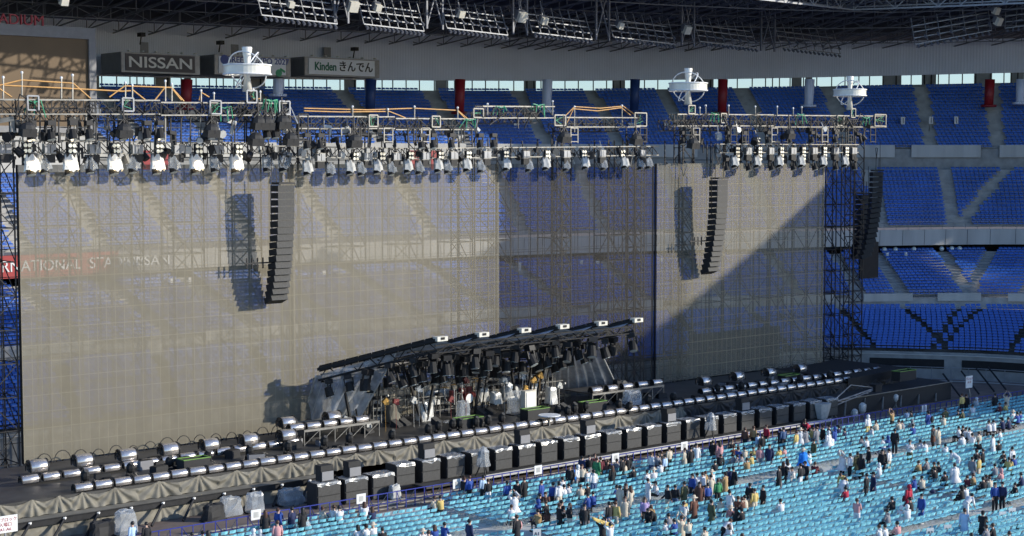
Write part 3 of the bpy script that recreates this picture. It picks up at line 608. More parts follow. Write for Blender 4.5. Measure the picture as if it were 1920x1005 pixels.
# drop pipes between upper and lower
for i, x in enumerate((20, 75, 110, 140, 180, 213, 290, 320, 357, 376, 440, 462, 520, 560, 600, 640, 660, 674, 720, 765, 776, 790, 850, 870, 1070, 1200, 1285, 1300, 1370, 1392, 1447, 1466, 1530, 1542, 1590, 1632)):
    a, b = gy(x, 214 + (26 if x > 560 else 0), 86.3), gy(x, 268, 86.3); mb = MB(); mb.tube([a, b], .05); mb.tube([a + Vector((.7, 0, 0)), b + Vector((.7, 0, 0))], .05)
    for k in range(3): c = a.lerp(b, k / 2.2); mb.tube([c, c + Vector((.7, 0, 0))], .04)
    o = mb.obj('drop_ladder', M['blackm' if i % 3 else 'grey']); tag(o, 'thin ladder frame tying upper truss to lamp bar, %s from the near end' % nth(i + 1), 'frame', 'ladder frames between truss and lamp bar')
# masts
for x, y0, wn in ((1062, 240, 'between the dim and the short truss'), (1200, 238, 'right of the short dark truss'), (1290, 214, 'carrying the middle ring prop'), (1160 + 452, 240, 'at the far end of the rig'), (548, 216, 'at the fold of the screens')):
    a = gy(x - 9, y0, 90.8); b = gy(x + 9, y0, 90.8); tower(a.x, 90.8, b.x - a.x, 1.0, 0, a.z, 'narrow lattice mast ' + wn, lift=1.0)
# orange straps and stanchions
STRAP = [[(-10, 162), (40, 150), (137, 156), (170, 185)], [(-10, 160), (22, 182)], [(8, 160), (115, 165), (230, 171), (245, 170)], [(205, 182), (234, 161), (322, 164), (345, 190)], [(248, 168), (272, 187)], [(290, 188), (310, 163)], [(322, 166), (340, 188)], [(570, 203), (690, 206), (775, 203), (858, 207), (878, 224)], [(570, 208), (640, 210), (730, 209), (760, 221)],
 [(858, 208), (872, 222)], [(1060, 217), (1077, 200), (1125, 203), (1168, 199), (1189, 214)], [(1063, 230), (1075, 204), (1120, 208), (1165, 202), (1182, 216)], [(470, 174), (473, 186), (488, 185)], [(373, 188), (377, 173), (392, 182)]]
for i, L_ in enumerate(STRAP):
    Yp = 86.5 if L_[0][0] < 560 else 87.5 if L_[0][0] < 1000 else 90; P = [gy(x, y, Yp) for x, y in L_]; mb = MB(); mb.tube(P, .048, 5); o = mb.obj('orange_strap', M['hose'])
    tag(o, ['upper orange strap peaking before the scoreboard', 'short orange strap at the photo edge', 'long flat orange strap low across the scoreboard', 'orange strap with flat top right of the scoreboard', 'short orange strap falling beside it', 'single orange strap rising to the peak', 'inner orange strap falling by the red column', 'upper of two long orange straps over the middle truss', 'lower of two long orange straps over the middle truss', 'short orange strap at the long pair end', 'upper orange strap bridging the short dark truss', 'lower orange strap bridging the short dark truss', 'curled orange strap at the first ring prop foot', 'little orange peak left of the first ring prop'][i], 'strap', 'orange straps on the rig')
ST_ = [(6, 145, 185), (41, 136, 182), (115, 146, 185), (136, 141, 187), (235, 155, 186), (248, 160, 186), (310, 152, 190), (322, 158, 190), (377, 170, 192), (401, 175, 192), (661, 200, 220), (727, 205, 220), (777, 200, 222), (858, 202, 224), (914, 195, 215), (1036, 190, 215), (1077, 200, 248), (1166, 198, 240), (1312, 202, 216), (1323, 198, 216), (1366, 198, 216), (1416, 200, 218), (1457, 200, 218), (1487, 203, 218), (1503, 201, 218), (475, 168, 190), (488, 172, 190)]
for i, (x, y0, y1) in enumerate(ST_):
    Yp = 86.5 if x < 560 else 87.4 if x < 900 else 90 if x < 1200 else 87.4; mb = MB(); mb.tube([gy(x, y0, Yp), gy(x, y1, Yp)], .05, 5); o = mb.obj('stanchion', M['grey']); mb = MB(); mb.sph(gy(x, y0, Yp), .09, 6, 4); mb.obj('cap', M['white'], o)
    tag(o, 'thin grey post standing on the trusses, %s from the near end' % nth(i + 1), 'post', 'posts standing on the trusses')
# ring props
def ringprop(x, y0, y1, w, yr, label, Yp=86.6):
    A = gy(x, y0, Yp); Bq = gy(x, y1, Yp); h = A.z - Bq.z; e = empty('ring_prop', Bq, 0, label, 'ring prop', 'silver ring props on the rig'); s = w; zr = gy(x, yr, Yp).z - Bq.z
    mb = MB(); mb.lathe((0, 0, 0), [(0, 0), (.30 * s, 0), (.13 * s, h * .5), (.32 * s, h * .98), (.30 * s, h), (0, h)], 16); mb.obj('stem', M['silver'], e, smooth=True)
    R = 1.42 * s; mb = MB(); H2 = .27 * s; n = 36
    P = lambda r, z: [(r * math.cos(2 * math.pi * k / n), r * math.sin(2 * math.pi * k / n), zr + z) for k in range(n + 1)]
    mb.grid([P(R, -H2), P(R, H2), P(R - .06, H2), P(R - .06, -H2), P(R, -H2)]); o = mb.obj('ring_band', M['silver'], e); mb = MB()
    for z in (-H2, H2): mb.tube([(p[0], p[1], p[2]) for p in P(R + .02, z)], .06, 5)
    mb.obj('rim', M['white'], o)
    mb = MB()
    for ax, tl in ((1.05, .5), (-1.0, -.6)):
        Mx = Matrix.Rotation(tl, 3, 'Z') @ Matrix.Rotation(ax, 3, 'Y'); mb.tube([Mx @ Vector((R * .98 * math.cos(t), R * .98 * math.sin(t), 0)) * .9 + Vector((0, 0, zr)) for t in np.linspace(0, 2 * math.pi, 33)], .045, 5)
    mb.obj('orbit_hoop', M['white'], e)
    mb = MB()
    for k in range(6): t = k * math.pi / 3; mb.tube([(0, 0, zr), (R * math.cos(t), R * math.sin(t), zr)], .035)
    mb.obj('spoke', M['silver'], e)
ringprop(464, 88, 172, 1.02, 131, 'largest silver ring prop, nearest, before the sign boxes'); ringprop(1290, 128, 196, 1.05, 163, 'silver ring prop between the red column and the middle truss', 87.6); ringprop(1593, 143, 206, .98, 174, 'smallest silver ring prop over the far truss end', 87.6)
# hanging lamps
def lamp_moving(cover, n=''):
    e = empty('moving_light', (0, 0, 0)); mb = MB(); mb.box((0, 0, -.12), (.42, .34, .24)); mb.tube([(-.24, 0, -.2), (-.24, 0, -.62)], .05); mb.tube([(.24, 0, -.2), (.24, 0, -.62)], .05); mb.obj('yoke', M['blackm'], e)
    mb = MB(); mb.tube([(0, .08, -.45), (0, -.05, -.95)], .2, 10, .24); mb.obj('head', M['black'], e)
    mb = MB(); mb.tube([(0, -.051, -.951), (0, -.055, -.965)], .2, 10); mb.obj('lens', M['lens'], e)
    if cover == 'glare': mb = MB(); mb.tube([(0, -.20, -.5), (0, -.34, -.62)], .2, 12); mb.obj('glare_lens', M['warm'], e)
    if cover:
        mb = MB(); random.seed(5); N_ = 12; mb.grid([[(.30 * f * math.cos(t) * j1, .26 * f * math.sin(t) * j1 + (-.08 if f > 1 else 0), z - (.12 * (k % 3 == 0) if f > 1.1 else 0)) for k, t, j1 in jit] for jit in [[(k % N_, 2 * math.pi * k / N_, [1, 1.15, .9, 1.2, 1.0, .85, 1.1, 1.2, .95, 1.1, .9, 1.15][k % N_]) for k in range(N_ + 1)]] for z, f in ((-.02, .7), (-.25, 1.0), (-.5, 1.05), (-.72, 1.18))]); mb.obj('rain_cover', M[cover], e)
    return e
def lamp_strobe():
    e = empty('strobe_box', (0, 0, 0)); mb = MB(); mb.box((0, 0, -.28), (.62, .25, .5)); mb.obj('case', M['grey'], e)
    for sx in (-.15, .15): mb = MB(); mb.box((sx, -.14, -.28), (.26, .03, .42)); mb.obj('panel', M['gsteel'], e)
    mb = MB(); mb.box((0, .02, -.75), (.5, .3, .4)); mb.obj('lower_case', M['cab'], e); return e
def lamp_blinder(n=4):
    e = empty('blinder', (0, 0, 0)); mb = MB(); mb.box((0, .05, -.13 * n), (.42, .16, .27 * n)); mb.obj('case', M['blackm'], e); mb = MB()
    for k in range(n):
        for sx in (-.1, .1): mb.tube([(sx, -.04, -.13 - k * .26), (sx, -.1, -.13 - k * .26)], .095, 8)
    mb.obj('lens', M['lens'], e); return e
M['warm'] = mat('warm_glare_lens', (.9, .8, .6), .3, 0, .03, 4, emit=((1, .80, .50), 9.0)); M['dred'] = mat('dark_red_shell', (.16, .02, .02), .4, 0, .2, 4); M['glare'] = mat('white_glaring_cover', (.88, .86, .80), .25, .1, .05, 4, .3, 10); M['sheet'] = mat('pale_rain_cover', (.50, .50, .48), .35, .1, .15, 4, .3, 10)  # warm emission and the whiter glare cover stand in for sun glare
PR = {}
def hang(kind, x, y, Yp, sc, label, grp, cat):
    if kind not in PR:
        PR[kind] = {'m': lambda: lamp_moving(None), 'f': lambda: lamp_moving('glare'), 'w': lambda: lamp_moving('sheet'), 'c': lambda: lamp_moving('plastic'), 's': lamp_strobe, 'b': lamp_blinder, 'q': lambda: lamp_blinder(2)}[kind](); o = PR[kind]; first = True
    else: o = dup(PR[kind]); first = False
    o.location = gy(x, y, Yp); o.scale = (sc, sc, sc); tag(o, label, cat, grp); return o
cnt = {}
def seq(kind, xs, y, Yp, sc, desc, grp, cat, dy=0):
    for i, x in enumerate(xs): hang(kind, x, y + dy * i, Yp, sc, '%s, %s from the near end' % (desc, nth(i + 1)), grp, cat)
seq('b', [50, 134, 216, 298, 372, 447], 267, 88.9, 1.25, 'column of round white lenses over the near screen', 'lens columns on the near lamp bar', 'lamp', .6)
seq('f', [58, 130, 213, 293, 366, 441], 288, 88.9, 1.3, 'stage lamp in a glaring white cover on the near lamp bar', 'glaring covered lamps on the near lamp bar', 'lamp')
seq('c', [82, 168, 248, 325, 402, 500, 530], 290, 89.0, 1.15, 'stage lamp in a clear bag on the near lamp bar', 'clear bagged lamps on the near lamp bar', 'lamp')
seq('s', [8, 92, 176, 256, 334, 408], 268, 88.9, 1.2, 'grey double panel box over the near screen', 'grey panel boxes on the near lamp bar', 'lamp', .5)
seq('q', [666, 716, 770, 826, 878, 948, 1026, 1094, 1167], 285, 88.9, 1.15, 'square of four white lenses over the middle screen', 'four lens squares on the middle lamp bar', 'lamp', -.6)
seq('s', [600, 688, 743, 797, 850, 912, 985, 1061, 1128, 1204], 286, 88.9, 1.1, 'grey double panel box over the middle screen', 'grey panel boxes on the middle lamp bar', 'lamp', -.7)
seq('w', [575, 655, 706, 763, 820, 874, 948, 1022, 1096, 1170], 300, 88.9, 1.05, 'stage lamp in a pale cover over the middle screen', 'pale covered lamps on the middle lamp bar', 'lamp', -.9)
seq('c', [618, 676, 733, 785, 838, 900, 990, 1060, 1130, 1200, 1215], 304, 89.0, 1.0, 'stage lamp in a clear bag over the middle screen', 'clear bagged lamps on the middle lamp bar', 'lamp', -1)
seq('b', [1382, 1424, 1465, 1506, 1546, 1587], 275, 88.9, 1.15, 'column of round white lenses over the far screen', 'lens columns on the far lamp bar', 'lamp')
seq('w', [1376, 1418, 1460, 1501, 1542, 1583], 291, 88.9, 1.1, 'stage lamp in a pale cover over the far screen', 'pale covered lamps on the far lamp bar', 'lamp')
seq('s', [1402, 1445, 1486, 1526, 1566, 1600], 276, 88.9, 1.15, 'grey double panel box over the far screen', 'grey panel boxes on the far lamp bar', 'lamp')
seq('m', [1362, 1404, 1447, 1488, 1528, 1567, 1602], 296, 89.1, 1.1, 'bare black moving head over the far screen', 'black moving heads on the far lamp bar', 'lamp')
seq('m', [58, 95, 136, 167, 230, 275, 300, 395, 500, 515], 226, 86.1, 1.15, 'black moving head hung under the near truss', 'black moving heads under the near truss', 'lamp')
seq('m', [575, 600, 655, 790, 812, 846, 900, 925], 250, 86.4, 1.05, 'black moving head hung under the middle truss', 'black moving heads under the middle truss', 'lamp')
seq('m', [1280, 1300, 1365, 1395, 1440, 1480, 1522, 1566], 246, 86.8, 1.05, 'black moving head hung under the far truss', 'black moving heads under the far truss', 'lamp')
for i, (x, y) in enumerate([(52, 244), (233, 246), (397, 246), (485, 232), (500, 232), (530, 230), (665, 265), (480, 262), (545, 262), (1300, 270), (1480, 252), (1058, 258), (1193, 262)]):
    p = gy(x, y, 85.8); mb = MB(); mb.sph((0, 0, .05), .5, 9, 6, (1, .75, .85)); mb.box((0, 0, -.12), (.85, .62, .45), M=Matrix.Rotation(.2, 3, 'X')); o = mb.obj('bagged_winch', M['cab'], loc=p); mb = MB(); mb.tube([(0, 0, .3), (0, .1, 1.6)], .05); mb.tube([(-.35, 0, .38), (0, 0, .75), (.35, 0, .38)], .05); mb.obj('sling', M['blackm'], o)
    tag(o, 'black bagged box slung below the trusses, %s from the near end of the rig' % nth(sorted([52, 233, 397, 485, 500, 530, 665, 480, 545, 1300, 1480, 1058, 1193]).index(x) + 1), 'winch', 'bagged boxes slung on the rig')
# loose cable looms draped over the trusses
random.seed(3)
for i, (x0, x1, y) in enumerate([(440, 470, 200), (470, 520, 205), (500, 545, 200), (20, 60, 195), (95, 150, 200), (165, 220, 200), (255, 300, 200), (360, 395, 202), (660, 700, 228), (740, 790, 232), (850, 900, 232), (915, 1000, 208), (1290, 1330, 222), (1340, 1400, 222), (1560, 1640, 225), (1410, 1450, 224)]):
    mb = MB()
    for k in range(12 if i < 3 else 7):
        a = gy(random.uniform(x0, x1), y + random.uniform(-10, 6), 86 if x1 < 560 else 87); mb.tube([a, a + Vector((random.uniform(-.6, .6), random.uniform(-.2, .2), random.uniform(-.9, .4))), a + Vector((random.uniform(-1, 1), random.uniform(-.2, .2), random.uniform(-1.4, .1)))], .045, 4)
    o = mb.obj('cable_bundle', M['blackm' if i % 3 else 'black']); tag(o, 'tangle of dark cable over the trusses, %s from the near end' % nth(sorted([440, 470, 500, 20, 95, 165, 255, 360, 660, 740, 850, 915, 1290, 1340, 1560, 1410]).index(x0) + 1), 'cables', 'cable tangles on the trusses')
for i, (x, y, Yp, n) in enumerate([(509, 190, 85.9, 9), (421, 203, 85.9, 4), (65, 192, 85.9, 3), (1340, 214, 87.2, 5), (1010, 198, 89.8, 6), (940, 202, 89.8, 4), (1502, 216, 87.2, 4), (880, 226, 86.8, 4), (1625, 222, 87.2, 5)]):
    mb = MB(); a = gy(x, y, Yp)
    for k in range(n): t = math.pi * k / max(1, n - 1); mb.tube([a, a + Vector((math.cos(t) * random.uniform(.3, .6), 0, .12)), a + Vector((math.cos(t) * random.uniform(.4, .9), .1, -random.uniform(.2, .9)))], .035, 4)
    o = mb.obj('green_cable', M['green']); tag(o, 'spray of green cable ' + ['like a palm beside the first ring prop', 'beside the third square frame', 'inside the first square frame', 'right of the middle ring prop', 'at the end of the dim truss', 'at the start of the dim truss', 'on the far truss', 'at the long pair of straps end', 'at the very end of the rig'][i], 'cables', 'green cable sprays')
# ------------------------------------------------------------------ line arrays
def line_array(x, y0, Yp, n, dz, label, curve=.026, side=1, yaw=0.0):
    top = gy(x, y0, Yp); e = empty('line_array', top, yaw, label, 'speaker array', 'hanging speaker arrays')
    z = 0.0; yb = 0.0; ang = 0.0; cm = MB(); cm.box((0, .12, -dz * .5), (1.26, .86, dz * .82)); me = cm.mesh('cabinet', M['cab'])
    gm = MB(); gm.box((0, -.335, -dz * .5), (1.22, .05, dz * .95)); mg = gm.mesh('grille', M['grille'])
    for k in range(n):
        o = bpy.data.objects.new('cabinet', me); COL.objects.link(o); o.parent = e; o.location = (0, yb, z); o.rotation_euler = (-ang, 0, 0)
        g_ = bpy.data.objects.new('grille', mg); COL.objects.link(g_); g_.parent = o
        yb += math.sin(ang) * dz * -1 * -1; z -= math.cos(ang) * dz; ang += curve * (1.7 if k > n * .7 else .65)
    mb = MB(); mb.box((0, 0, .12), (1.2, .9, .12)); mb.tube([(-.5, 0, .15), (-.5, 0, 1.2)], .03); mb.tube([(.5, 0, .15), (.5, 0, 1.2)], .03); mb.obj('fly_bar', M['blackm'], e)
    mb = MB(); mb.tube([(0, .1, 1.2), (-.35, .1, 2.1), (0, .1, 2.1), (.35, .1, 2.1), (0, .1, 1.2)], .035); mb.tube([(-.8, 0, 2.6), (-.95, 0, -1), (-.8, .1, -3)], .03); mb.obj('cable', M['blackm'], e); return e
line_array(531, 347, 88.2, 17, .455, 'nearest hanging speaker column, casting its shadow on the near screen')
line_array(1349, 337, 88.2, 17, .455, 'hanging speaker column before the far screen, its shadow beside it')
line_array(1645, 322, 87.5, 17, .455, 'outermost hanging speaker column past the far scaffold, in shade', yaw=.9)
line_array(1620, 365, 91.5, 13, .45, 'speaker column tucked behind the outermost one', yaw=1.1)
for i, (x, y) in enumerate(((488, 493), (1312, 452))):
    p = gy(x, y, 89.0); mb = MB(); mb.tube([(-1.2, 0, 0), (1.0, 0, 0)], .06)
    for k in range(4): mb.tube([(-1 + .4 * k, 0, -.35), (-1 + .4 * k, 0, .35)], .05)
    o = mb.obj('small_lamp_bar', M['blackm'], loc=p); tag(o, 'little bar of black lamps beside the %s hanging speaker column' % ('nearest', 'far')[i], 'lamp bar')

# ------------------------------------------------------------------ stage
YF = 80.5; ZD = 1.95
st = empty('stage', (0, 0, 0), 0, 'long dark concert stage wrapped in folded grey cloth', 'stage')
mb = MB(); mb.box(((30 + 110) / 2, (YF + .1 + 90) / 2, ZD - .1), (80, 90 - YF - .1, .2)); mb.obj('deck', M['deck'], st)
mb = MB(); mb.box((70, 90.05, 1), (80, .1, 1.9)); mb.obj('rear_skirt', M['black'], st)
def drape(x0, x1, y, zt, zb, m, pitch=2.1, sag=.22, seed=1, amp=.10, parent=st, flare=.25, name='drape'):
    rnd = random.Random(seed); pk = [x0]
    while pk[-1] < x1: pk.append(pk[-1] + pitch * rnd.uniform(.6, 1.35))
    nx = int((x1 - x0) / .07); nz = 12; P = []
    for j in range(nz + 1):
        t = j / nz; row = []
        for i in range(nx + 1):
            x = x0 + (x1 - x0) * i / nx; k = max(q for q in range(len(pk)) if pk[q] <= x + 1e-6); a = pk[k]; b = pk[min(k + 1, len(pk) - 1)] if k + 1 < len(pk) else a + 1
            f = (x - a) / max(.01, b - a); s_ = 4 * f * (1 - f)
            near = a if f < .5 else b; ang = math.atan2(x - near, .15 + t * (zt - zb) * 1.1)
            fold = math.sin(ang * 11 + k * 1.7) * amp * (.4 + .6 * t) + math.sin((t * 7 + s_ * 6)) * amp * .35 * s_
            z = zt - (zt - zb) * t - sag * s_ * (1 - t) ** 1.5
            row.append((x, y - fold - flare * t * .5, z))
        P.append(row)
    mb = MB(); mb.grid(P); return mb.obj(name, m, parent, smooth=True)
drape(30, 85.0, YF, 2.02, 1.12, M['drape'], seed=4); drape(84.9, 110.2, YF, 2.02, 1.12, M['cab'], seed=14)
mb = MB(); mb.box((52 - 11, 79.95, 1.03), (24.6, .9, .14)); mb.box((84.5, 79.95, 1.03), (42, .9, .14)); mb.obj('walkway', M['drape'], st)
mb = MB(); mb.box((41, 79.45, .92), (24.6, .12, .3)); mb.box((84.5, 79.45, .92), (42, .12, .3)); mb.tube([(30, 79.3, 1.12), (53.5, 79.3, 1.12)], .03); mb.obj('edge_beam', M['blackm'], st)
drape(30, 53.0, 79.7, .82, .0, M['drape'], pitch=3.2, sag=.05, seed=9, amp=.07, flare=.5, name='lower_drape')
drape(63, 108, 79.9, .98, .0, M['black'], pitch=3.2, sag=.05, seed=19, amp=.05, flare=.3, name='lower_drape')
for i, x in enumerate(np.arange(32.3, 53.2, 1.93)):
    mb = MB(); mb.tube([(x, 79.3, .95), (x - 1.1, 78.5, .05)], .075, 6); mb.obj('strut', M['blackm'], st)
    mb = MB(); mb.tube([(x + .02, 79.32, .97), (x + .1, 79.38, 1.05)], .09, 6); mb.obj('strut_cap', M['white'], st)
# long dark ramp at the far end
rp = empty('stage_ramp', (0, 0, 0), 0, 'low black-clad ramp running out at the far end of the stage', 'ramp')
mb = MB(); mb.add([(94, 78.3, 0), (114.2, 77.6, 0), (114.4, 84, 0), (94, 84, 0), (94, 78.3, 1.15), (114.2, 77.6, 1.45), (114.4, 84, 1.45), (94, 84, 1.15)], [(0, 1, 5, 4), (1, 2, 6, 5), (4, 5, 6, 7)]); mb.obj('skirt', M['cab'], rp)
mb = MB(); mb.add([(104, 80.4, 1.3), (112.2, 80.6, 1.4), (112.4, 88, 1.4), (104, 88, 1.3), (104, 80.4, 2.3), (112.2, 80.6, 2.55), (112.4, 88, 2.5), (104, 88, 2.3)], [(0, 1, 5, 4), (1, 2, 6, 5), (4, 5, 6, 7)]); mb.obj('upper_block', M['black'], rp)
mb = MB(); mb.tube([(94, 78.2, 1.18), (114.2, 77.5, 1.48)], .05)
for x in np.arange(96, 114, 2.4): mb.tube([(x, 78.1, 1.2), (x - 1.2, 77.3, .1)], .07, 5)
mb.obj('strut', M['grey'], rp)
for i in range(4):
    x = [115.6, 118.3, 120.6, 122.4][i]; mb = MB(); mb.tube([(x + .9, 80, 1.7), (x, 77.6, .05)], .08, 5); o = mb.obj('leaning_strut', M['blackm']); tag(o, 'black strut leaning over the track, %s past the ramp end' % nth(i + 1), 'strut', 'leaning struts past the ramp')
# fence before the far wall
e = empty('track_fence', (0, 0, 0), 0, 'grey rail fence in front of the far curved stand wall', 'fence'); mb = MB(); pts_ = [pt(u, 0, 0, -.0) for u in np.linspace(3.6, 7.5, 60)]; pts_ = [Vector((p.x - 1.0, p.y - 1.1, 0)) for p in pts_]
for h in (.15, 1.2): mb.tube([p + Vector((0, 0, h)) for p in pts_], .04)
mb.obj('rail', M['gsteel'], e); mb = MB()
for k in range(0, 60, 3): mb.tube([pts_[k], pts_[k] + Vector((0, 0, 1.2))], .035)
mb.obj('post', M['gsteel'], e)
g = MB(); g.grid([[p + Vector((0, 0, .012)) for p in pts_], [p + Vector((-.5, -.25, .012)) for p in pts_]]); tag(g.obj('track_line', M['concl']), None, None, kind='structure')
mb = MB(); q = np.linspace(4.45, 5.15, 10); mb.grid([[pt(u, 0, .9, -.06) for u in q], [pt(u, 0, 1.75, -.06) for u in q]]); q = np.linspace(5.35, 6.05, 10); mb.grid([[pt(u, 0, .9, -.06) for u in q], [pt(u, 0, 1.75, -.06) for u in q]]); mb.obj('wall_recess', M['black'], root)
mb = MB(); mb.tube([pt(u, 0, 2.14) for u in US], .06, 4); mb.obj('wall_coping', M['concl'], root)

# ---- drum-shaped clear covers with the lamps inside
def drum(L, r, big=False):
    e = empty('covered_lamp', (0, 0, 0)); mb = MB(); n = 14; P = []
    for x in (-L / 2, -L / 2 + .04, 0, L / 2 - .04, L / 2):
        rr = r * (1.0 if abs(x) < L / 2 - .01 else .92); P.append([(x, math.cos(t) * rr * (1 + .02 * math.sin(9 * t + x * 7)), r * .62 + math.sin(t) * rr) for t in np.linspace(-.55, math.pi + .55, n)])
    mb.grid(P); mb.obj('clear_cover', M['foil'], e, smooth=True)
    mb = MB()
    for x in (-L / 2 - .02, L / 2 + .02): mb.tube([(x, math.cos(t) * r, r * .62 + math.sin(t) * r) for t in np.linspace(-.55, math.pi + .55, n)], .035, 4)
    mb.obj('end_hoop', M['blackm'], e)
    mb = MB(); mb.box((0, 0, .06), (L * .9, r * 1.1, .12)); mb.tube([(-L * .35, 0, r * .6), (L * .35, 0, r * .6)], r * .45, 8); mb.obj('lamp_body', M['cab'], e)
    mb = MB(); mb.tube([(L / 2 + .06, 0, .1), (L / 2 + .20, 0, .42)], .13, 7); mb.obj('side_head', M['black'], e)
    return e
D0 = drum(1.0, .26); D1 = drum(1.0, .42, True); first = {0: 1, 1: 1}
def drow(which, A, Bq, n, desc, grp, sc=1.0, skip=()):
    for i in range(n):
        if i in skip: continue
        src = (D0, D1)[which]
        o = src if first[which] else dup(src); first[which] = 0
        o.location = A.lerp(Bq, i / max(1, n - 1)); o.rotation_euler = (0, 0, random.uniform(-.04, .04)); o.scale = (sc, sc, sc * random.uniform(.94, 1.05))
        tag(o, '%s, %s from the near end' % (desc, nth(i + 1)), 'stage lamp', grp)
A = gz(147, 917, 2.0); Bq = gz(1622, 716, 2.0); A.y = Bq.y = 80.95
nA = int((Bq.x - A.x) / 1.165) + 1
drow(0, A, Vector((A.x + 1.165 * (nA - 1), 80.95, 2.0)), nA, 'silvery drum-covered lamp in the front row on the stage lip', 'drum-covered lamps along the stage lip')
A = gz(55, 905, 2.1); Bq = gz(545, 833, 2.1); n = int((Bq.x - A.x) / 1.22) + 1
drow(0, A, Bq, n, 'silvery drum-covered lamp in the second row below the near screen', 'drum-covered lamps in the second near row')
A = gz(70, 884, 2.5); Bq = gz(537, 824, 2.5); drow(1, A, Bq, 7, 'large hooded drum lamp at the foot of the near screen', 'large drum lamps below the near screen')
A = gz(1322, 738, 2.15); Bq = gz(1642, 697, 2.15); n = int((Bq.x - A.x) / 1.22) + 1
drow(0, A, Bq, n, 'dim drum-covered lamp in the second row before the far screen', 'drum-covered lamps in the second far row')
A = gz(1320, 722, 2.5); Bq = gz(1500, 697, 2.5); drow(1, A, Bq, 4, 'large hooded drum lamp at the foot of the far screen', 'large drum lamps below the far screen')
def riser(x0, x1, y, dp, z0, z1, label, m='blackm', legs=True, top='deck'):
    e = empty('riser', (x0, y, z0), 0, label, 'riser', 'risers on the stage'); h = z1 - z0; w = x1 - x0; mb = MB(); mb.box((w / 2, dp / 2, h - .05), (w, dp, .1)); mb.obj('top', M[top], e)
    mb = MB(); mb.box((w / 2, -.01, h - .06), (w + .04, .05, .14)); mb.obj('front_rail', M['grey'], e); mb = MB()
    k = max(2, int(w / 1.1))
    for i in range(k + 1):
        mb.tube([(w * i / k, 0, 0), (w * i / k, 0, h)], .035); mb.tube([(w * i / k, dp, 0), (w * i / k, dp, h)], .035)
        if i < k: mb.tube([(w * i / k, 0, .05), (w * (i + 1) / k, 0, h - .1)], .025)
    mb.obj('legs_frame', M[m], e); return e
a = gz(560, 832, 2.0); b = gz(695, 812, 2.0); riser(a.x, b.x, 84.9, 3.2, ZD, 2.95, 'cluttered riser at the near edge of the canopy', 'grey', top='drape')
A = gz(582, 812, 3.0); Bq = gz(690, 797, 3.0); drow(0, Vector((A.x, 85.2, 2.96)), Vector((Bq.x + .5, 85.2, 2.96)), 5, 'drum-covered lamp on the near riser', 'drum-covered lamps on the near riser')
drow(1, Vector((A.x + .2, 86.6, 2.96)), Vector((A.x + 3.7, 86.6, 2.96)), 2, 'large hooded drum lamp at the back of the near riser', 'large drum lamps on the near riser')
a = gz(1165, 772, 2.0); b = gz(1292, 752, 2.0); riser(a.x, b.x, 84.6, 3.0, ZD, 2.95, 'riser with netting past the far edge of the canopy', 'grey')
drow(0, Vector((a.x + .6, 84.9, 2.96)), Vector((b.x - .5, 84.9, 2.96)), 5, 'drum-covered lamp on the far riser', 'drum-covered lamps on the far riser')
# bare black heads between the rows and along the lip
def dhead():
    e = empty('floor_spotlight', (0, 0, 0)); mb = MB(); mb.box((0, 0, .1), (.38, .38, .2)); mb.tube([(-.2, 0, .2), (-.2, 0, .5)], .045); mb.tube([(.2, 0, .2), (.2, 0, .5)], .045); mb.obj('base', M['blackm'], e); mb = MB(); mb.sph((0, 0, .52), .24, 8, 6, (1, 1, 1.2)); mb.obj('head', M['black'], e); mb = MB(); mb.tube([(0, -.1, .72), (0, -.16, .8)], .12, 8); mb.obj('lens', M['grille'], e); return e
dh0 = dhead(); used = False
for i, (x, y) in enumerate([(160, 905), (245, 890), (318, 878), (390, 866), (468, 856), (540, 848), (608, 838), (655, 832), (735, 825), (803, 814), (822, 808), (848, 804), (862, 803), (892, 800), (915, 798), (941, 793), (1045, 778), (1064, 779), (1077, 774), (1098, 770), (1160, 766), (1215, 758), (1262, 752), (1180, 770), (1075, 772), (1345, 735), (1390, 730), (1440, 722), (1500, 716), (1555, 710)]):
    o = dup(dh0) if used else dh0; used = True; p = gz(x, y + 6, ZD); o.location = p; o.scale = (1.1,) * 3; tag(o, 'bare black lamp head standing on the deck, %s from the near end' % nth(i + 1), 'lamp head', 'black lamp heads on the deck')
# lime-edged boxes
for i, (x, y, w_, lb) in enumerate([(877, 782, 2.0, 'nearest the canopy centre'), (1003, 765, 2.0, 'below the white panel'), (1111, 752, 2.0, 'below the far curtain'), (363, 858, 1.7, 'among the near screen lamps'), (1480, 702, 1.9, 'before the far screen'), (1695, 694, 2.2, 'on the far ramp')]):
    p = gz(x, y, 2.75); e = empty('open_box', (p.x, p.y, ZD), 0, 'black open box edged with lime tape, ' + lb, 'box', 'lime-edged boxes on the stage'); mb = MB()
    for c, d in (((0, -.4, .38), (w_, .05, .76)), ((0, .4, .38), (w_, .05, .76)), ((-w_ / 2, 0, .38), (.05, .8, .76)), ((w_ / 2, 0, .38), (.05, .8, .76))): mb.box(c, d)
    mb.obj('side_panel', M['cab'], e); mb = MB()
    for c, d in (((0, -.4, .79), (w_ + .08, .08, .05)), ((0, .4, .79), (w_ + .08, .08, .05)), ((-w_ / 2, 0, .79), (.08, .8, .05)), ((w_ / 2, 0, .79), (.08, .8, .05))): mb.box(c, d)
    mb.obj('tape_edge', M['lime'], e)

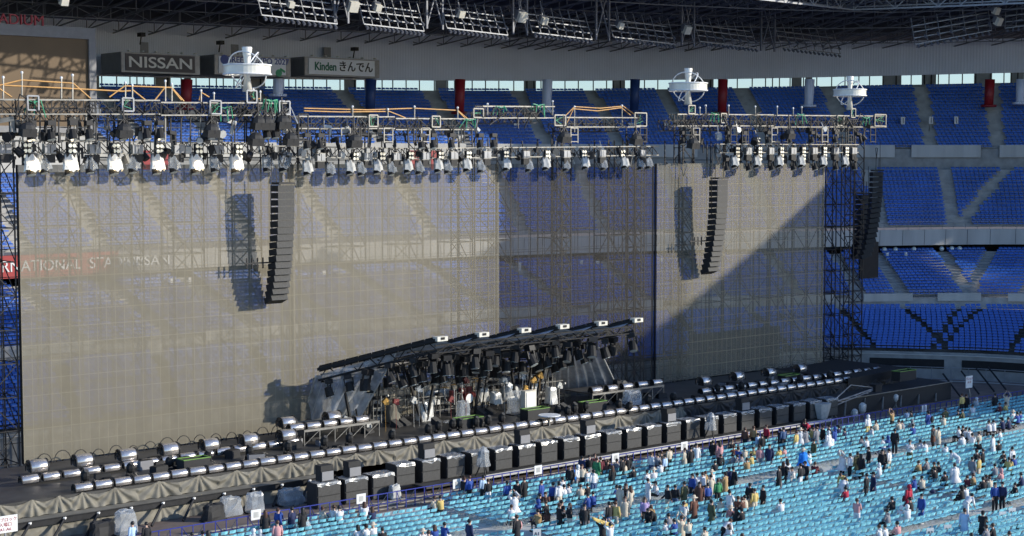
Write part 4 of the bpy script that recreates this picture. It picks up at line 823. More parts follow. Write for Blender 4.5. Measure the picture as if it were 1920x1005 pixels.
# ------------------------------------------------------------------ band canopy
FX = [gy(x, y, 82.6) for x, y in ((820, 636), (898, 628), (977, 620), (1049, 613), (1121, 607), (1188, 601))]
cn = empty('band_canopy', (0, 0, 0), 0, 'black truss canopy sloping over the band gear, fan of beams with cream winch boxes', 'canopy')
BACK = Vector((-5.6, 5.6, -2.05)); ends = []
for i, p in enumerate(FX):
    q = p + BACK; ends.append((p, q)); mb = MB(); d = (q - p)
    for dy, dz, r in ((-.28, 0, .13), (.28, 0, .13), (0, -.75, .1)):
        s_ = Vector((dy * .7, dy * .7, dz)); mb.tube([p + s_, q + s_], r, 4)
    mb.add([p + Vector((-.2, -.2, .12)), p + Vector((.2, .2, .12)), q + Vector((.2, .2, .12)), q + Vector((-.2, -.2, .12))], [(0, 1, 2, 3)])
    for k in range(12):
        a, b = p.lerp(q, k / 12), p.lerp(q, (k + 1) / 12); z0, z1 = (0, -.75) if k % 2 else (-.75, 0)
        mb.tube([a + Vector((0, 0, z0)), b + Vector((0, 0, z1))], .045, 4)
    n_ = 9
    for k in range(n_):
        a, b = p.lerp(q, k / n_), p.lerp(q, (k + .93) / n_); mb.add([a + Vector((0, 0, .2)), b + Vector((0, 0, .2)), b - Vector((0, 0, .22)), a - Vector((0, 0, .22)), a + Vector((.12, .12, .2)), b + Vector((.12, .12, .2)), b + Vector((.12, .12, -.22)), a + Vector((.12, .12, -.22))], [(0, 1, 2, 3), (4, 7, 6, 5), (0, 4, 5, 1), (3, 2, 6, 7), (0, 3, 7, 4), (1, 5, 6, 2)])
    mb.obj('beam', M['black'], cn)
    mb = MB(); mb.box(p + Vector((.1, -.2, .05)), (.85, .5, .3)); o = mb.obj('winch_box', M['cream'], cn); mb = MB(); mb.box(p + Vector((.1, -.47, .08)), (.3, .04, .16)); mb.obj('winch_slot', M['black'], o)
for k, f in enumerate((.02, .25, .5, .75, .98)):
    mb = MB(); L_ = [a.lerp(b, f) - Vector((0, 0, .4)) for a, b in ends]; mb.tube(L_, .06, 4); mb.tube([v - Vector((0, 0, .5)) for v in L_], .05, 4)
    for i in range(15): a = L_[0].lerp(L_[-1], i / 15); b = L_[0].lerp(L_[-1], (i + 1) / 15); mb.tube([a, b - Vector((0, 0, .5))] if i % 2 else [a - Vector((0, 0, .5)), b], .035, 4)
    mb.obj('cross_truss', M['black'], cn)
for i in range(5):
    (p0, q0), (p1, q1) = ends[i], ends[i + 1]; P = []
    for a in np.linspace(0, .9, 7):
        P.append([p0.lerp(q0, a).lerp(p1.lerp(q1, a), t) + Vector((0, 0, .12 - .55 * 4 * t * (1 - t) * (1 - a * .3))) for t in np.linspace(0, 1, 9)])
    mb = MB(); mb.grid(P); mb.obj('clear_awning', M['awning'], cn, smooth=True)
for i, (x, y, x2, y2) in enumerate(((700, 700, 690, 790), (760, 690, 790, 775), (905, 670, 890, 750), (1000, 660, 985, 745), (640, 695, 660, 790), (820, 680, 800, 770), (955, 670, 970, 750), (1030, 650, 1000, 730))):
    a = gy(x, y, 87.3); b = gy(x2, y2, 87.6); b.z = ZD; mb = MB(); mb.tube([a, b], .11, 5); mb.tube([a + Vector((.6, 0, 0)), b + Vector((.6, 0, 0))], .05, 4); mb.obj('leg', M['black'], cn)
# canopy lamps
cl0 = None; rnd = random.Random(11); k = 0
for i, (p, q) in enumerate(ends):
    for j, f in enumerate((.03, .2, .38, .56, .74, .9)):
        if cl0 is None: o = cl0 = lamp_moving(None)
        else: o = dup(cl0)
        c = p.lerp(q, f) + Vector((rnd.uniform(-.2, .2), 0, -.85)); o.location = c; s_ = rnd.uniform(1.2, 1.55); o.scale = (s_,) * 3; o.rotation_euler = (rnd.uniform(-.2, .2), rnd.uniform(-.2, .2), rnd.uniform(-1, 1))
        tag(o, 'black lamp hung under the %s canopy beam, %s from its front' % (nth(i + 1), nth(j + 1)), 'lamp', 'lamps under the band canopy')
for i in range(5):
    for j, f in enumerate((.1, .3, .5, .7)):
        a = ends[i][0].lerp(ends[i + 1][0], .5); b = ends[i][1].lerp(ends[i + 1][1], .5); o = dup(cl0); o.location = a.lerp(b, f) + Vector((0, 0, -1.0)); o.rotation_euler = (rnd.uniform(-.3, .3), 0, rnd.uniform(-1, 1)); o.scale = (1.45,) * 3
        tag(o, 'black lamp between canopy beams %s and %s, %s from the front' % (('one', 'two', 'three', 'four', 'five')[i], ('two', 'three', 'four', 'five', 'six')[i], nth(j + 1)), 'lamp', 'lamps between the canopy beams')
# curtains of clear plastic
def curtain(cols, label, m='curtain', folds=.12):
    """cols: list of (top, bottom) points along the sheet"""
    n = 10; P = []
    N2 = 26; T = [c[0] for c in cols]; B2 = [c[1] for c in cols]
    def at(Ls, f): s_ = f * (len(Ls) - 1); i = min(int(s_), len(Ls) - 2); return Ls[i].lerp(Ls[i + 1], s_ - i)
    for j in range(n + 1):
        t = j / n; P.append([at(T, i / N2).lerp(at(B2, i / N2), t) + Vector((0, math.sin(i * 1.9) * folds * (.3 + t), -.25 * math.sin(math.pi * t) * 0)) for i in range(N2 + 1)])
    mb = MB(); mb.grid(P); o = mb.obj('clear_curtain', M[m], smooth=True); tag(o, label, 'curtain'); 
    mb = MB()
    for c in (0, -1): mb.tube([P[j][c] for j in range(n + 1)], .06, 5)
    mb.obj('hem', M['plastic'] if False else M['sheet'], o); mb = MB()
    for i in (5, 9, 14, 20): mb.tube([P[j][i] for j in range(n + 1)], .018, 4)
    mb.obj('crease', M['sheet'], o); return o
curtain([(gy(592, 705, 88), gz(566, 790, 2.1)), (gy(640, 690, 87), gz(600, 800, 2.3)), (gy(742, 662, 84.6), gz(668, 792, 2.4))], 'clear plastic sheet drawn down at the near side of the canopy')
curtain([(gy(1030, 668, 87.5), gz(1010, 735, 2.0)), (gy(1075, 660, 86.5), gz(1085, 742, 2.0)), (gy(1118, 645, 84.5), gz(1160, 738, 2.0))], 'clear plastic sheet sweeping out at the far side of the canopy', folds=.2)
# ------------------------------------------------------------------ band gear
a = gz(838, 770, ZD); b = gz(960, 752, ZD); riser(a.x, b.x, a.y, 2.6, ZD, 2.75, 'long riser under the main drum kit', 'grey')
a = gz(945, 765, ZD); riser(a.x + .4, a.x + 5.6, a.y + 1.2, 2.4, ZD, 2.6, 'second riser holding cymbals and percussion', 'grey')
a = gz(700, 790, ZD); riser(a.x, a.x + 4.5, a.y + 1.2, 1.8, ZD, 3.0, 'tall keyboard riser behind the draped boxes', 'grey')
a = gz(1015, 760, ZD); riser(a.x, a.x + 3.2, a.y + .3, 1.6, ZD, 2.45, 'low riser with yellow marks toward the far curtain', 'grey')
def kit(x, y, z, shell, label, s=1.0):
    e = empty('drum_kit', (x, y, z), random.uniform(-.2, .2), label, 'drum kit', 'drum kits on the risers'); e.scale = (s, s, s)
    mb = MB(); mb.tube([(0, -.45, .3), (0, 0, .3)], .3, 14); mb.obj('bass_drum', M[shell], e, smooth=False); mb = MB(); mb.tube([(0, -.47, .3), (0, -.48, .3)], .27, 14); mb.obj('drum_head', M['white'], e)
    for px, py, pz, r in ((-.3, -.15, .75, .17), (.25, -.15, .78, .18), (.75, .2, .4, .24), (-.65, .25, .6, .2)):
        mb = MB(); mb.tube([(px, py, pz - .14), (px, py, pz + .14)], r, 12); mb.obj('drum', M[shell], e); mb = MB(); mb.tube([(px, py, pz - .14), (px, py, 0)], .02); mb.obj('drum_stand', M['chrome'], e)
    for px, py, pz in ((-.9, -.2, 1.15), (.9, -.2, 1.2), (-.5, -.4, 1.35), (.5, -.45, 1.4), (1.15, .35, 1.05), (-1.1, .4, .95)):
        mb = MB(); mb.lathe((px, py, pz), [(0, .05), (.08, .03), (.26, -.01)], 12); mb.obj('cymbal', M['gold'], e); mb = MB(); mb.tube([(px, py, pz), (px, py, 0)], .018); mb.tube([(px, py, .5), (px + .2, py, 0)], .015); mb.obj('cymbal_stand', M['chrome'], e)
    mb = MB(); mb.tube([(0, .7, .42), (0, .7, .5)], .18, 10); mb.tube([(0, .7, 0), (0, .7, .42)], .03); mb.obj('stool', M['black'], e)
a = gz(885, 758, 2.75); kit(a.x, a.y + .9, 2.76, 'dred', 'dark red drum kit on the long riser', 1.25)
a = gz(1005, 735, 2.65); kit(a.x, a.y + .6, 2.62, 'cab', 'dark drum kit with brass cymbals on the second riser', 1.35)
def sheet_over(x, y, w, d, h, label, m='sheet', cat='covered gear', z=ZD, grp='covered gear on the stage', rz=0):
    p = gz(x, y, z); rnd = random.Random(int(x)); P = []
    for zz, f in ((0, 1.12), (h * .3, 1.05), (h * .65, .98), (h * .9, .94), (h, .8), (h * 1.02, .0)):
        P.append([(math.copysign(abs(math.cos(t)) ** .5, math.cos(t)) * w / 2 * f * rnd.uniform(.88, 1.1), math.copysign(abs(math.sin(t)) ** .5, math.sin(t)) * d / 2 * f * rnd.uniform(.88, 1.1), zz + (rnd.uniform(-.08, .08) if zz > 0 else 0)) for t in np.linspace(0, 2 * math.pi, 15)[:-1]]); P[-1].append(P[-1][0])
    mb = MB(); mb.grid(P); o = mb.obj('covered_gear', M[m], loc=(p.x, p.y, z)); o.rotation_euler = (0, 0, rz); tag(o, label, cat, grp); mb = MB(); mb.box((0, 0, .03), (w * 1.2, d * .9, .06)); mb.obj('base', M['blackm'], o); return o
sheet_over(797, 788, 1.2, .8, 1.25, 'white crumpled sheet over a box by the keyboard riser'); sheet_over(868, 786, .9, .7, 1.25, 'pale plastic bag tied over a stand left of the kit', 'plastic'); sheet_over(712, 790, .9, .7, 1.5, 'clear plastic over gear at the near riser end', 'plastic')
sheet_over(737, 792, .9, .7, 1.3, 'grey cloth over gear beside the near riser', 'drape'); sheet_over(820, 744, 2.2, .7, .5, 'white sheet over a long keyboard', z=3.0); sheet_over(812, 758, .9, .6, .35, 'small white cloth below the long keyboard', z=3.0)
sheet_over(955, 748, 1.4, .9, .9, 'white cloth over an amplifier between the kits', z=2.7); sheet_over(930, 757, .8, .6, .8, 'white sheeted cabinet right of the red kit', z=2.7); sheet_over(905, 752, .9, .6, .9, 'white sheeted cabinet in front of the red kit', z=2.7)
sheet_over(857, 752, .8, .6, .8, 'cream sheeted cabinet at the riser start', 'cream', z=2.7); sheet_over(970, 776, 1.4, .9, 1.6, 'clear plastic over a desk left of the white panel', 'plastic'); sheet_over(1033, 757, .8, .7, 1.2, 'white cloth over a stand under the dark kit', z=2.45)
sheet_over(1157, 752, .6, .6, 1.6, 'black wrapped cabinet at the foot of the far curtain', 'black'); sheet_over(1168, 750, .7, .5, 1.4, 'tan cloth bundle beside the black cabinet', 'drape'); sheet_over(1185, 758, 1.5, .8, 1.0, 'pale netting heaped at the far riser', 'plastic')
p = gz(991, 780, ZD); mb = MB(); mb.box((p.x, p.y, ZD + .95), (1.05, .5, 1.75)); o = mb.obj('tall_cabinet', M['cream']); mb = MB(); mb.box((p.x, p.y - .26, ZD + 1.0), (.8, .04, 1.4)); mb.obj('inset', M['white'], o); mb = MB(); mb.box((p.x, p.y - .2, ZD + .04), (1.5, 1.2, .08)); mb.obj('foot', M['drape'], o); tag(o, 'tall cream rectangular cabinet standing on the deck', 'cabinet')
p = gz(1030, 779, ZD + .7); mb = MB(); mb.lathe((p.x, p.y, ZD + .7), [(.0, .06), (.75, .05), (.78, 0), (0, -.02)], 18); o = mb.obj('round_table', M['white']); mb = MB(); mb.tube([(p.x, p.y, ZD), (p.x, p.y, ZD + .7)], .06); mb.obj('leg', M['grey'], o); tag(o, 'round white table top near the stage lip', 'table')
p = gz(850, 793, ZD + .05); mb = MB(); mb.lathe((p.x, p.y, ZD + .12), [(.0, .06), (.7, .03), (.72, 0), (0, -.02)], 16); tag(mb.obj('flat_disc', M['plastic']), 'flat pale plastic heap lying by the bag-covered stand', 'sheet')
for i, (x, y, wn) in enumerate([(905, 778, 'left of the clear-covered desk'), (920, 776, 'second left of the desk'), (760, 797, 'below the keyboards'), (745, 800, 'by the near riser'), (820, 795, 'before the sheeted box'), (1060, 768, 'far of the round table'), (1140, 758, 'before the far curtain'), (690, 812, 'at the near end of the deck')]):
    p = gz(x, y, ZD); mb = MB(); mb.add([(-.4, -.3, 0), (.4, -.3, 0), (.4, .35, 0), (-.4, .35, 0), (-.4, -.25, .12), (.4, -.25, .12), (.4, .3, .48), (-.4, .3, .48)], [(0, 1, 5, 4), (4, 5, 6, 7), (7, 6, 2, 3), (0, 4, 7, 3), (1, 2, 6, 5)]); o = mb.obj('floor_monitor', M['cab'], loc=p); o.rotation_euler = (0, 0, .5)
    mb = MB(); mb.add([(-.36, -.235, .14), (.36, -.235, .14), (.36, .27, .475), (-.36, .27, .475)], [(0, 1, 2, 3)]); mb.obj('grille', M['grille'], o); tag(o, 'black wedge monitor on the deck, ' + wn, 'monitor', 'wedge monitors on the deck')
for i, (x, y, h, wn) in enumerate([(588, 790, 5.2, 'behind the near curtain'), (612, 790, 5.6, 'second behind the near curtain'), (855, 780, 2.2, 'between the two bagged stands'), (732, 790, 3.0, 'left of the keyboards'), (775, 785, 2.8, 'left of the sheeted box'), (910, 770, 2.4, 'before the red kit'), (940, 768, 2.3, 'right of the red kit'), (1036, 762, 3.4, 'right of the brass kit'), (1028, 762, 3.2, 'just left of it'), (985, 760, 2.6, 'behind the cream cabinet'), (1048, 760, 2.0, 'before the far curtain'), (715, 800, 2.6, 'by the near riser end')]):
    p = gz(x, y, ZD); mb = MB(); mb.tube([p, p + Vector((0, 0, h * .8))], .035); mb.tube([p + Vector((0, 0, h * .7)), p + Vector((.5, -.1, h * .8))], .025)
    for t in (0, 2.1, 4.2): mb.tube([p + Vector((0, 0, .3)), p + Vector((.3 * math.cos(t), .3 * math.sin(t), 0))], .02)
    o = mb.obj('stand', M['grey' if i > 1 else 'blackm']); mb = MB(); mb.sph(p + Vector((.5, -.1, h * .8)), .09, 6, 4); mb.obj('microphone', M['cream'], o); tag(o, 'thin stand with a boom on the stage, ' + wn, 'stand', 'boom stands on the stage')
def pipe_rack(x, y, w, h, z, label, m='grey'):
    p = gz(x, y, z); mb = MB()
    for k in range(int(w / .8) + 1): mb.tube([(k * .8, 0, 0), (k * .8, 0, h)], .03); mb.tube([(k * .8, .8, 0), (k * .8, .8, h)], .03)
    for zz in (h * .33, h * .66, h): mb.tube([(0, 0, zz), (w, 0, zz)], .03); mb.tube([(0, .8, zz), (w, .8, zz)], .03); mb.tube([(0, 0, zz), (0, .8, zz)], .03)
    o = mb.obj('pipe_rack', M[m], loc=p); mb = MB(); rnd = random.Random(int(x))
    for k in range(5): mb.box((rnd.uniform(.1, w), .4, rnd.choice([h * .35, h * .68, h]) + .1), (rnd.uniform(.3, .6), .4, .2))
    mb.obj('loaded_case', M['cab'], o); tag(o, label, 'rack', 'pipe racks with gear')
pipe_rack(700, 795, 2.4, 1.6, ZD, 'pipe rack with dark cases by the near riser'); pipe_rack(742, 790, 3.0, 2.2, ZD, 'tall pipe rack left of the sheeted box'); pipe_rack(808, 783, 2.6, 1.4, ZD, 'low pipe rack right of the sheeted box'); pipe_rack(862, 755, 3.6, 2.0, 2.7, 'pipe frame behind the red drum kit'); pipe_rack(1010, 742, 2.4, 2.8, 2.6, 'tall pipe frame beside the brass kit'); pipe_rack(925, 752, 2.0, 1.2, 2.7, 'short pipe frame between the kits')
for i, (x, y, z, c, lb) in enumerate([(690, 795, 1.0, 'sheet', 'white rag on the near riser'), (722, 752, 1.0, 'hose', 'brass-coloured case on the near rack'), (742, 752, 1.0, 'red', 'dark red case on the near rack'), (775, 750, 1.0, 'sheet', 'white pouch on the tall rack'), (845, 748, 1.0, 'red', 'red cloth left of the red kit'), (873, 712, 1.0, 'red', 'red stand top behind the kit'), (1000, 712, .9, 'gold', 'brass gong above the second riser'), (1012, 703, 1.0, 'gold', 'brass cymbal stack at the top of the second riser'), (945, 712, 1.0, 'sheet', 'white flag of plastic above the kit'), (980, 705, 1.0, 'plastic', 'clear bag on a tall stand behind the kits'), (785, 728, 1.0, 'plastic', 'clear bag on a stand under the canopy'), (1048, 722, 1.0, 'sheet', 'white-topped stand before the far curtain'), (648, 785, 1.0, 'sheet', 'white scrap at the near curtain foot'), (955, 722, 1, 'white', 'white drum cover between kits'), (985, 728, 1, 'gold', 'row of brass bells')]):
    p = gy(x, y, 86.2); mb = MB(); mb.box((0, 0, 0), (.42, .2, .3), M=Matrix.Rotation(x * 1.3, 3, 'Y')); mb.box((.12, 0, -.15), (.3, .25, .22), M=Matrix.Rotation(x * .7, 3, 'Z')); mb.tube([(0, 0, -.2), (.05, 0, ZD - p.z)], .015); o = mb.obj('small_gear', M['dred' if c == 'red' else 'gold' if c == 'hose' else c], loc=p); tag(o, lb, 'gear')
# ------------------------------------------------------------------ subwoofers, field gear
SUB = None
def subbox(x, y, z, w, label, top=True, h=1.3):
    e = empty('subwoofer', (x, y, z), 0, label, 'subwoofer', 'subwoofers along the pit'); mb = MB(); mb.box((0, .55, h / 2), (w, 1.05, h)); mb.obj('cabinet', M['cab'], e)
    for k in range(2): mb = MB(); mb.box((0, 0, h * (.26 + .48 * k)), (w * .93, .05, h * .44)); mb.obj('grille', M['grille'], e)
    if top:
        rnd = random.Random(int(x * 7)); P = [[(-w / 2 + w * i / 6, .02 + 1.05 * j / 4, h + .02 + rnd.uniform(0, .06)) for i in range(7)] for j in range(5)]; P.insert(0, [(-w / 2 + w * i / 6, -.04, h - rnd.uniform(.03, .2)) for i in range(7)]); mb = MB(); mb.grid(P); mb.obj('plastic_cover', M['plastic'], e)
    return e
subs = [(630, 955, 0), (683, 946, 0), (737, 936, 0), (767, 912, .35)]
sx = [(626, 0), (676, 0), (727, 0), (763, .45), (801, .45), (846, .45), (888, .45), (921, .45), (964, .45)]
X = gz(676, 942, 0).x; n = 0; xs = []
base = gz(610, 957, 0); x = base.x + .6
while x < 99:
    xs.append(x); x += 1.93 * (1.0 if x < 90 else 1.0)
for i, x in enumerate(xs):
    z = 0 if i < 3 else .45; y = 76.7 + (i % 2) * .02 if i >= 3 else 76.3
    subbox(x, y, z, 1.42 if i >= 3 else 1.62, 'tall black subwoofer with crumpled plastic on top, %s from the near end' % nth(i + 1), h=1.3 if i >= 3 else 1.42)
    if i in (0, 1, 4, 8, 11, 15, 19):
        e = empty('front_fill_speaker', (x + .1, y + .3, z + (1.37 if i >= 3 else 1.49)), 0, 'small black speaker on the %s subwoofer from the near end' % nth(i + 1), 'speaker', 'small speakers on the subwoofers'); mb = MB(); mb.box((0, .3, .3), (.85, .6, .6)); mb.box((0, .34, .75), (.85, .6, .3)); mb.obj('cabinet', M['cab'], e); mb = MB(); mb.box((0, -.02, .3), (.78, .04, .52)); mb.obj('grille', M['frame'], e)
e = empty('pit_platform', (0, 0, 0), 0, 'low grey camera track platform under the subwoofers', 'platform'); mb = MB(); mb.box(((57.5 + 96) / 2, 76.9, .36), (38.5, 2.6, .12)); mb.obj('plank', M['deck'], e); mb = MB(); mb.box(((62 + 96) / 2, 75.55, .40), (34, .12, .12)); mb.box(((62 + 96) / 2, 75.75, .5), (34, .06, .05)); mb.obj('rail', M['concl'], e); mb = MB()
for x in np.arange(58, 96, 1.9): mb.tube([(x, 75.7, 0), (x, 75.7, .3)], .05)
mb.obj('leg', M['blackm'], e)
for i, (x, y, wn) in enumerate([(877, 883, 'over the near half of the subwoofers'), (1308, 815, 'over the far half of the subwoofers')]):
    p = gz(x, y + 3, .45); e = empty('wrapped_camera', (p.x, 75.9, .45), 0, 'tripod camera wrapped in clear plastic ' + wn, 'camera', 'wrapped cameras in the pit'); mb = MB()
    for t in (.3, 2.4, 4.5): mb.tube([(0, 0, 1.1), (.5 * math.cos(t), .4 * math.sin(t), 0)], .05)
    mb.obj('tripod', M['black'], e); mb = MB(); P = []; rnd = random.Random(i)
    for zz, r in ((.65, .5), (1.1, .42), (1.5, .36), (1.8, .2), (1.9, 0)): P.append([(r * math.cos(t) * rnd.uniform(.75, 1.2), r * .9 * math.sin(t), zz) for t in np.linspace(0, 2 * math.pi, 11)])
    mb.grid(P); mb.obj('plastic_wrap', M['plastic'], e); mb = MB(); mb.box((0, 0, 1.35), (.35, .6, .35)); mb.obj('camera_body', M['cab'], e)
# crane
e = empty('camera_crane', (0, 0, 0), 0, 'camera crane with a plastic-wrapped weight bucket beside the ramp', 'crane'); a = gy(1556, 757, 77); b = gy(1642, 727, 77.2); c = gy(1560, 800, 76.8); c.z = 0
mb = MB(); m_ = a.lerp(b, .45) + Vector((0, 0, .9)); mb.tube([a, b], .06); mb.tube([a + Vector((0, 0, -.3)), b + Vector((0, 0, -.1))], .05); mb.tube([a, m_], .04); mb.tube([m_, b], .04); mb.tube([a + Vector((-1, 0, -.6)), m_], .03)
for k in range(6): q = a.lerp(b, k / 6); mb.tube([q, a.lerp(b, (k + 1) / 6) + Vector((0, 0, -.25))], .03)
mb.obj('boom', M['gsteel'], e); mb = MB()
for t in (0, 2.1, 4.2): mb.tube([a + Vector((.2, 0, -.4)), (a.x + .2 + .8 * math.cos(t), a.y + .5 * math.sin(t), 0)], .05)
mb.obj('stand', M['grey'], e); mb = MB(); P = []; o_ = gy(1541, 772, 76.6)
for zz, r in ((-.7, .5), (0, .75), (.45, .85), (.46, .0)): P.append([(o_.x + r * math.cos(t), o_.y + .7 * r * math.sin(t), o_.z + zz + .2) for t in np.linspace(0, 2 * math.pi, 9)])
mb.grid(P); mb.obj('wrapped_bucket', M['sheet'], e); mb = MB(); mb.box(b, (.8, .6, .6)); mb.obj('head', M['black'], e)
for i, (x, y, r, wn) in enumerate([(1617, 764, .45, 'beyond the crane'), (1602, 775, .42, 'beside the crane stand'), (1680, 745, .3, 'midway along the ramp')]):
    p = gy(x, y, 76.4); mb = MB(); rnd = random.Random(i + 4); r *= .85
    mb.grid([[(r * a_ * math.cos(t) * rnd.uniform(.75, 1.15), r * a_ * .8 * math.sin(t) * rnd.uniform(.8, 1.1), r * zz_) for t in np.linspace(0, 2 * math.pi, 10)] for zz_, a_ in ((-1.3, .35), (-.7, .8), (0, 1), (.6, .85), (1, .3), (1.02, 0))]); o = mb.obj('bagged_light', M['sheet'], loc=p); mb = MB(); mb.tube([(0, 0, 0), (0, 0, -p.z)], .04)
    for t in (0, 2.1, 4.2): mb.tube([(0, 0, .6 - p.z), (.4 * math.cos(t), .4 * math.sin(t), -p.z)], .03)
    mb.obj('stand', M['grey'], o); tag(o, 'white bagged fixture on a stand ' + wn, 'fixture', 'bagged fixtures by the ramp')
# objects at the near drape
sheet_over(43, 1003, .8, .7, 1.0, 'clear plastic heap by the near red-lettered board', 'plastic', z=0); sheet_over(235, 1001, 1.1, .8, 1.25, 'clear plastic over a cart before the lower drape', 'plastic', z=0); sheet_over(432, 965, 1.2, .8, 1.0, 'clear plastic over a trolley before the lower drape', 'plastic', z=0); sheet_over(478, 960, 1.0, .7, 1.1, 'clear plastic over a tall case before the lower drape', 'plastic', z=0)
sheet_over(400, 975, 1.2, .7, .9, 'black covered case before the lower drape', 'cab', z=0); sheet_over(545, 945, 1.5, .9, .9, 'clear plastic heap by the first subwoofer', 'plastic', z=0); sheet_over(192, 1004, 1.4, .7, .8, 'black covered case at the photo bottom', 'cab', z=0); sheet_over(740, 935, .7, .5, .8, 'silver case between the third and fourth subwoofer', 'sheet', z=0)
for i, (x, y) in enumerate([(587, 945), (594, 944), (598, 943)]):
    p = gz(x, y, 0); mb = MB(); mb.tube([(0, 0, 0), (0, 0, .5), (0, 0, .55)], .09, 8, .07); o = mb.obj('extinguisher', M['red'], loc=p); mb = MB(); mb.tube([(0, 0, .55), (0, 0, .68)], .03); mb.obj('valve', M['black'], o); tag(o, 'red fire extinguisher by the first subwoofer, %s from the left' % nth(i + 1), 'extinguisher', 'fire extinguishers by the pit')
# notice boards with red writing
def placard(x, y, w, h, z, Yp, label, lines, col='lred', post=True):
    p = gy(x, y, Yp); e = empty('placard', (p.x, p.y, 0), 0, label, 'placard'); mb = MB(); mb.box((0, 0, p.z), (w, .04, h)); mb.obj('board', M['white'], e)
    for k, t in enumerate(lines): text(t, h * .26, M[col], e, (0, -.03, p.z + h * (.25 - .28 * k)), R90, ext=.004)
    if post: mb = MB(); mb.tube([(0, .03, p.z), (0, .03, 0)], .05); mb.obj('post', M['gsteel'], e)
    return e
placard(10, 983, 1.25, .85, 0, 76, 'white board with red writing on a post at the near left corner', ['A1 ブロック', '入場口', 'A1-A6'])
e = placard(1817, 716, .95, 1.0, 0, 76.4, 'white board with red writing on a tall post beyond the ramp', ['ブロック', 'A-10'])
mb = MB()
for t in (0, 2.1, 4.2): mb.tube([(0, 0, .9), (.45 * math.cos(t), .35 * math.sin(t), 0)], .05)
mb.obj('tripod', M['grey'], e)
# ------------------------------------------------------------------ blue crowd barrier
YB = 73.45; x = 36.0; i = 0
b0 = None
while x < 126:
    i += 1
    if b0 is None:
        b0 = empty('crowd_barrier', (x, YB, 0)); mb = MB(); w = 1.95
        mb.tube([(0, 0, 1.02), (w, 0, 1.02)], .035); mb.tube([(0, 0, .45), (w, 0, .45)], .022); mb.obj('rail', M['barrier'], b0)
        mb = MB(); 
        for k in (0, .65, 1.3): mb.tube([(k, 0, 0), (k, 0, 1.02)], .028)
        mb.tube([(0, 0, 1.0), (.95, .9, .1)], .02); mb.tube([(.65, 0, .4), (0.65, .95, .06)], .02); mb.obj('post', M['barrier'], b0)
        mb = MB(); mb.tube([(0, -.35, .03), (0, .9, .03)], .03); mb.tube([(1.3, 0, .95), (1.3, .9, .05)], .02); mb.obj('foot', M['gsteel'], b0); o = b0
    else: o = dup(b0)
    o.location = (x, YB - max(0, x - 100) * .06, 0); tag(o, 'blue crowd barrier section, %s from the near end' % nth(i), 'barrier', 'blue barrier sections along the pit'); x += 1.97
for i, (x, y) in enumerate([(480, 965), (677, 935), (857, 907), (1009, 881), (1154, 858), (1283, 836), (1733, 765)]):
    p = gy(x, y, 73.3); mb = MB(); mb.box(p, (.62, .03, .55)); o = mb.obj('paper_sign', M['white']); mb = MB(); mb.box(p + Vector((0, -.02, 0)), (.3, .01, .3)); mb.obj('faint_print', M['sheet'], o); tag(o, 'blank white paper sheet on the blue barrier, %s from the near end' % nth(i + 1), 'paper', 'paper sheets on the barrier')

# ------------------------------------------------------------------ floor chairs
def chair_parts():
    seat = MB(); seat.add([(-.21, -.18, .44), (.21, -.18, .44), (.21, .22, .46), (-.21, .22, .46), (-.21, -.18, .41), (.21, -.18, .41), (.21, .22, .43), (-.21, .22, .43)], [(0, 1, 2, 3), (4, 7, 6, 5), (0, 4, 5, 1), (1, 5, 6, 2), (2, 6, 7, 3), (3, 7, 4, 0)])
    bk = MB(); bk.add([(-.20, -.23, .65), (.20, -.23, .65), (.19, -.29, .82), (-.19, -.29, .82), (-.20, -.25, .65), (.20, -.25, .65), (.19, -.31, .82), (-.19, -.31, .82), (0, -.29, .65), (0, -.36, .82)], [(0, 1, 2, 3), (4, 7, 9, 8), (8, 9, 6, 5), (3, 2, 6, 7), (0, 3, 7, 4), (1, 5, 6, 2)])
    l1 = MB()
    for x in (-.22, .22): l1.tube([(x, .24, 0), (x, -.29, .84)], .014, 3, cap=False)
    l1.tube([(-.22, .2, .06), (.22, .2, .06)], .012, 3, cap=False)
    l2 = MB()
    for x in (-.19, .19): l2.tube([(x, -.27, 0), (x, .16, .44)], .014, 3, cap=False)
    l2.tube([(-.19, -.24, .06), (.19, -.24, .06)], .012, 3, cap=False)
    return seat, bk, l1, l2
cs_, cb_, c1_, c2_ = chair_parts(); random.seed(21)
spots = []; rows = []; y = 72.2
while y > 38:
    if not (63.4 < y < 65.2 or 49.4 < y < 50.9): rows.append(y)
    y -= .92
for ri, y in enumerate(rows):
    for x in np.arange(40, 125, .505):
        if 53.2 < x + (72 - y) * 0 < 54.8 or 78.2 < x < 79.5 and y < 63 or 103 < x < 104.3: continue
        if y > 70.6 and 50 < x < 56: continue
        a, b, d = proj((x, y, .5))
        if -60 < a < 1990 and b < 1060: spots.append((d, x + random.uniform(-.03, .03), y + random.uniform(-.05, .05), random.uniform(-.12, .12) + (random.uniform(-.5, .5) if random.random() < .03 else 0), a, b, ri))
near_ = sorted([q for q in spots if 0 < q[4] < 1920 and q[5] < 1003])[:300]; ns = set(id(q) for q in near_)
for bm_, m_, nm in ((cs_, 'chair', 'a'), ):
    base_v = np.array(cs_.v + cb_.v); nb = len(cs_.v); bf = cs_.f + [tuple(i + nb for i in q) for q in cb_.f]; leg_v = np.array(c1_.v + c2_.v); nl = len(c1_.v); lf = c1_.f + [tuple(i + nl for i in q) for q in c2_.f]
Vb = []; Fb = []; Mi = []; n0 = 0
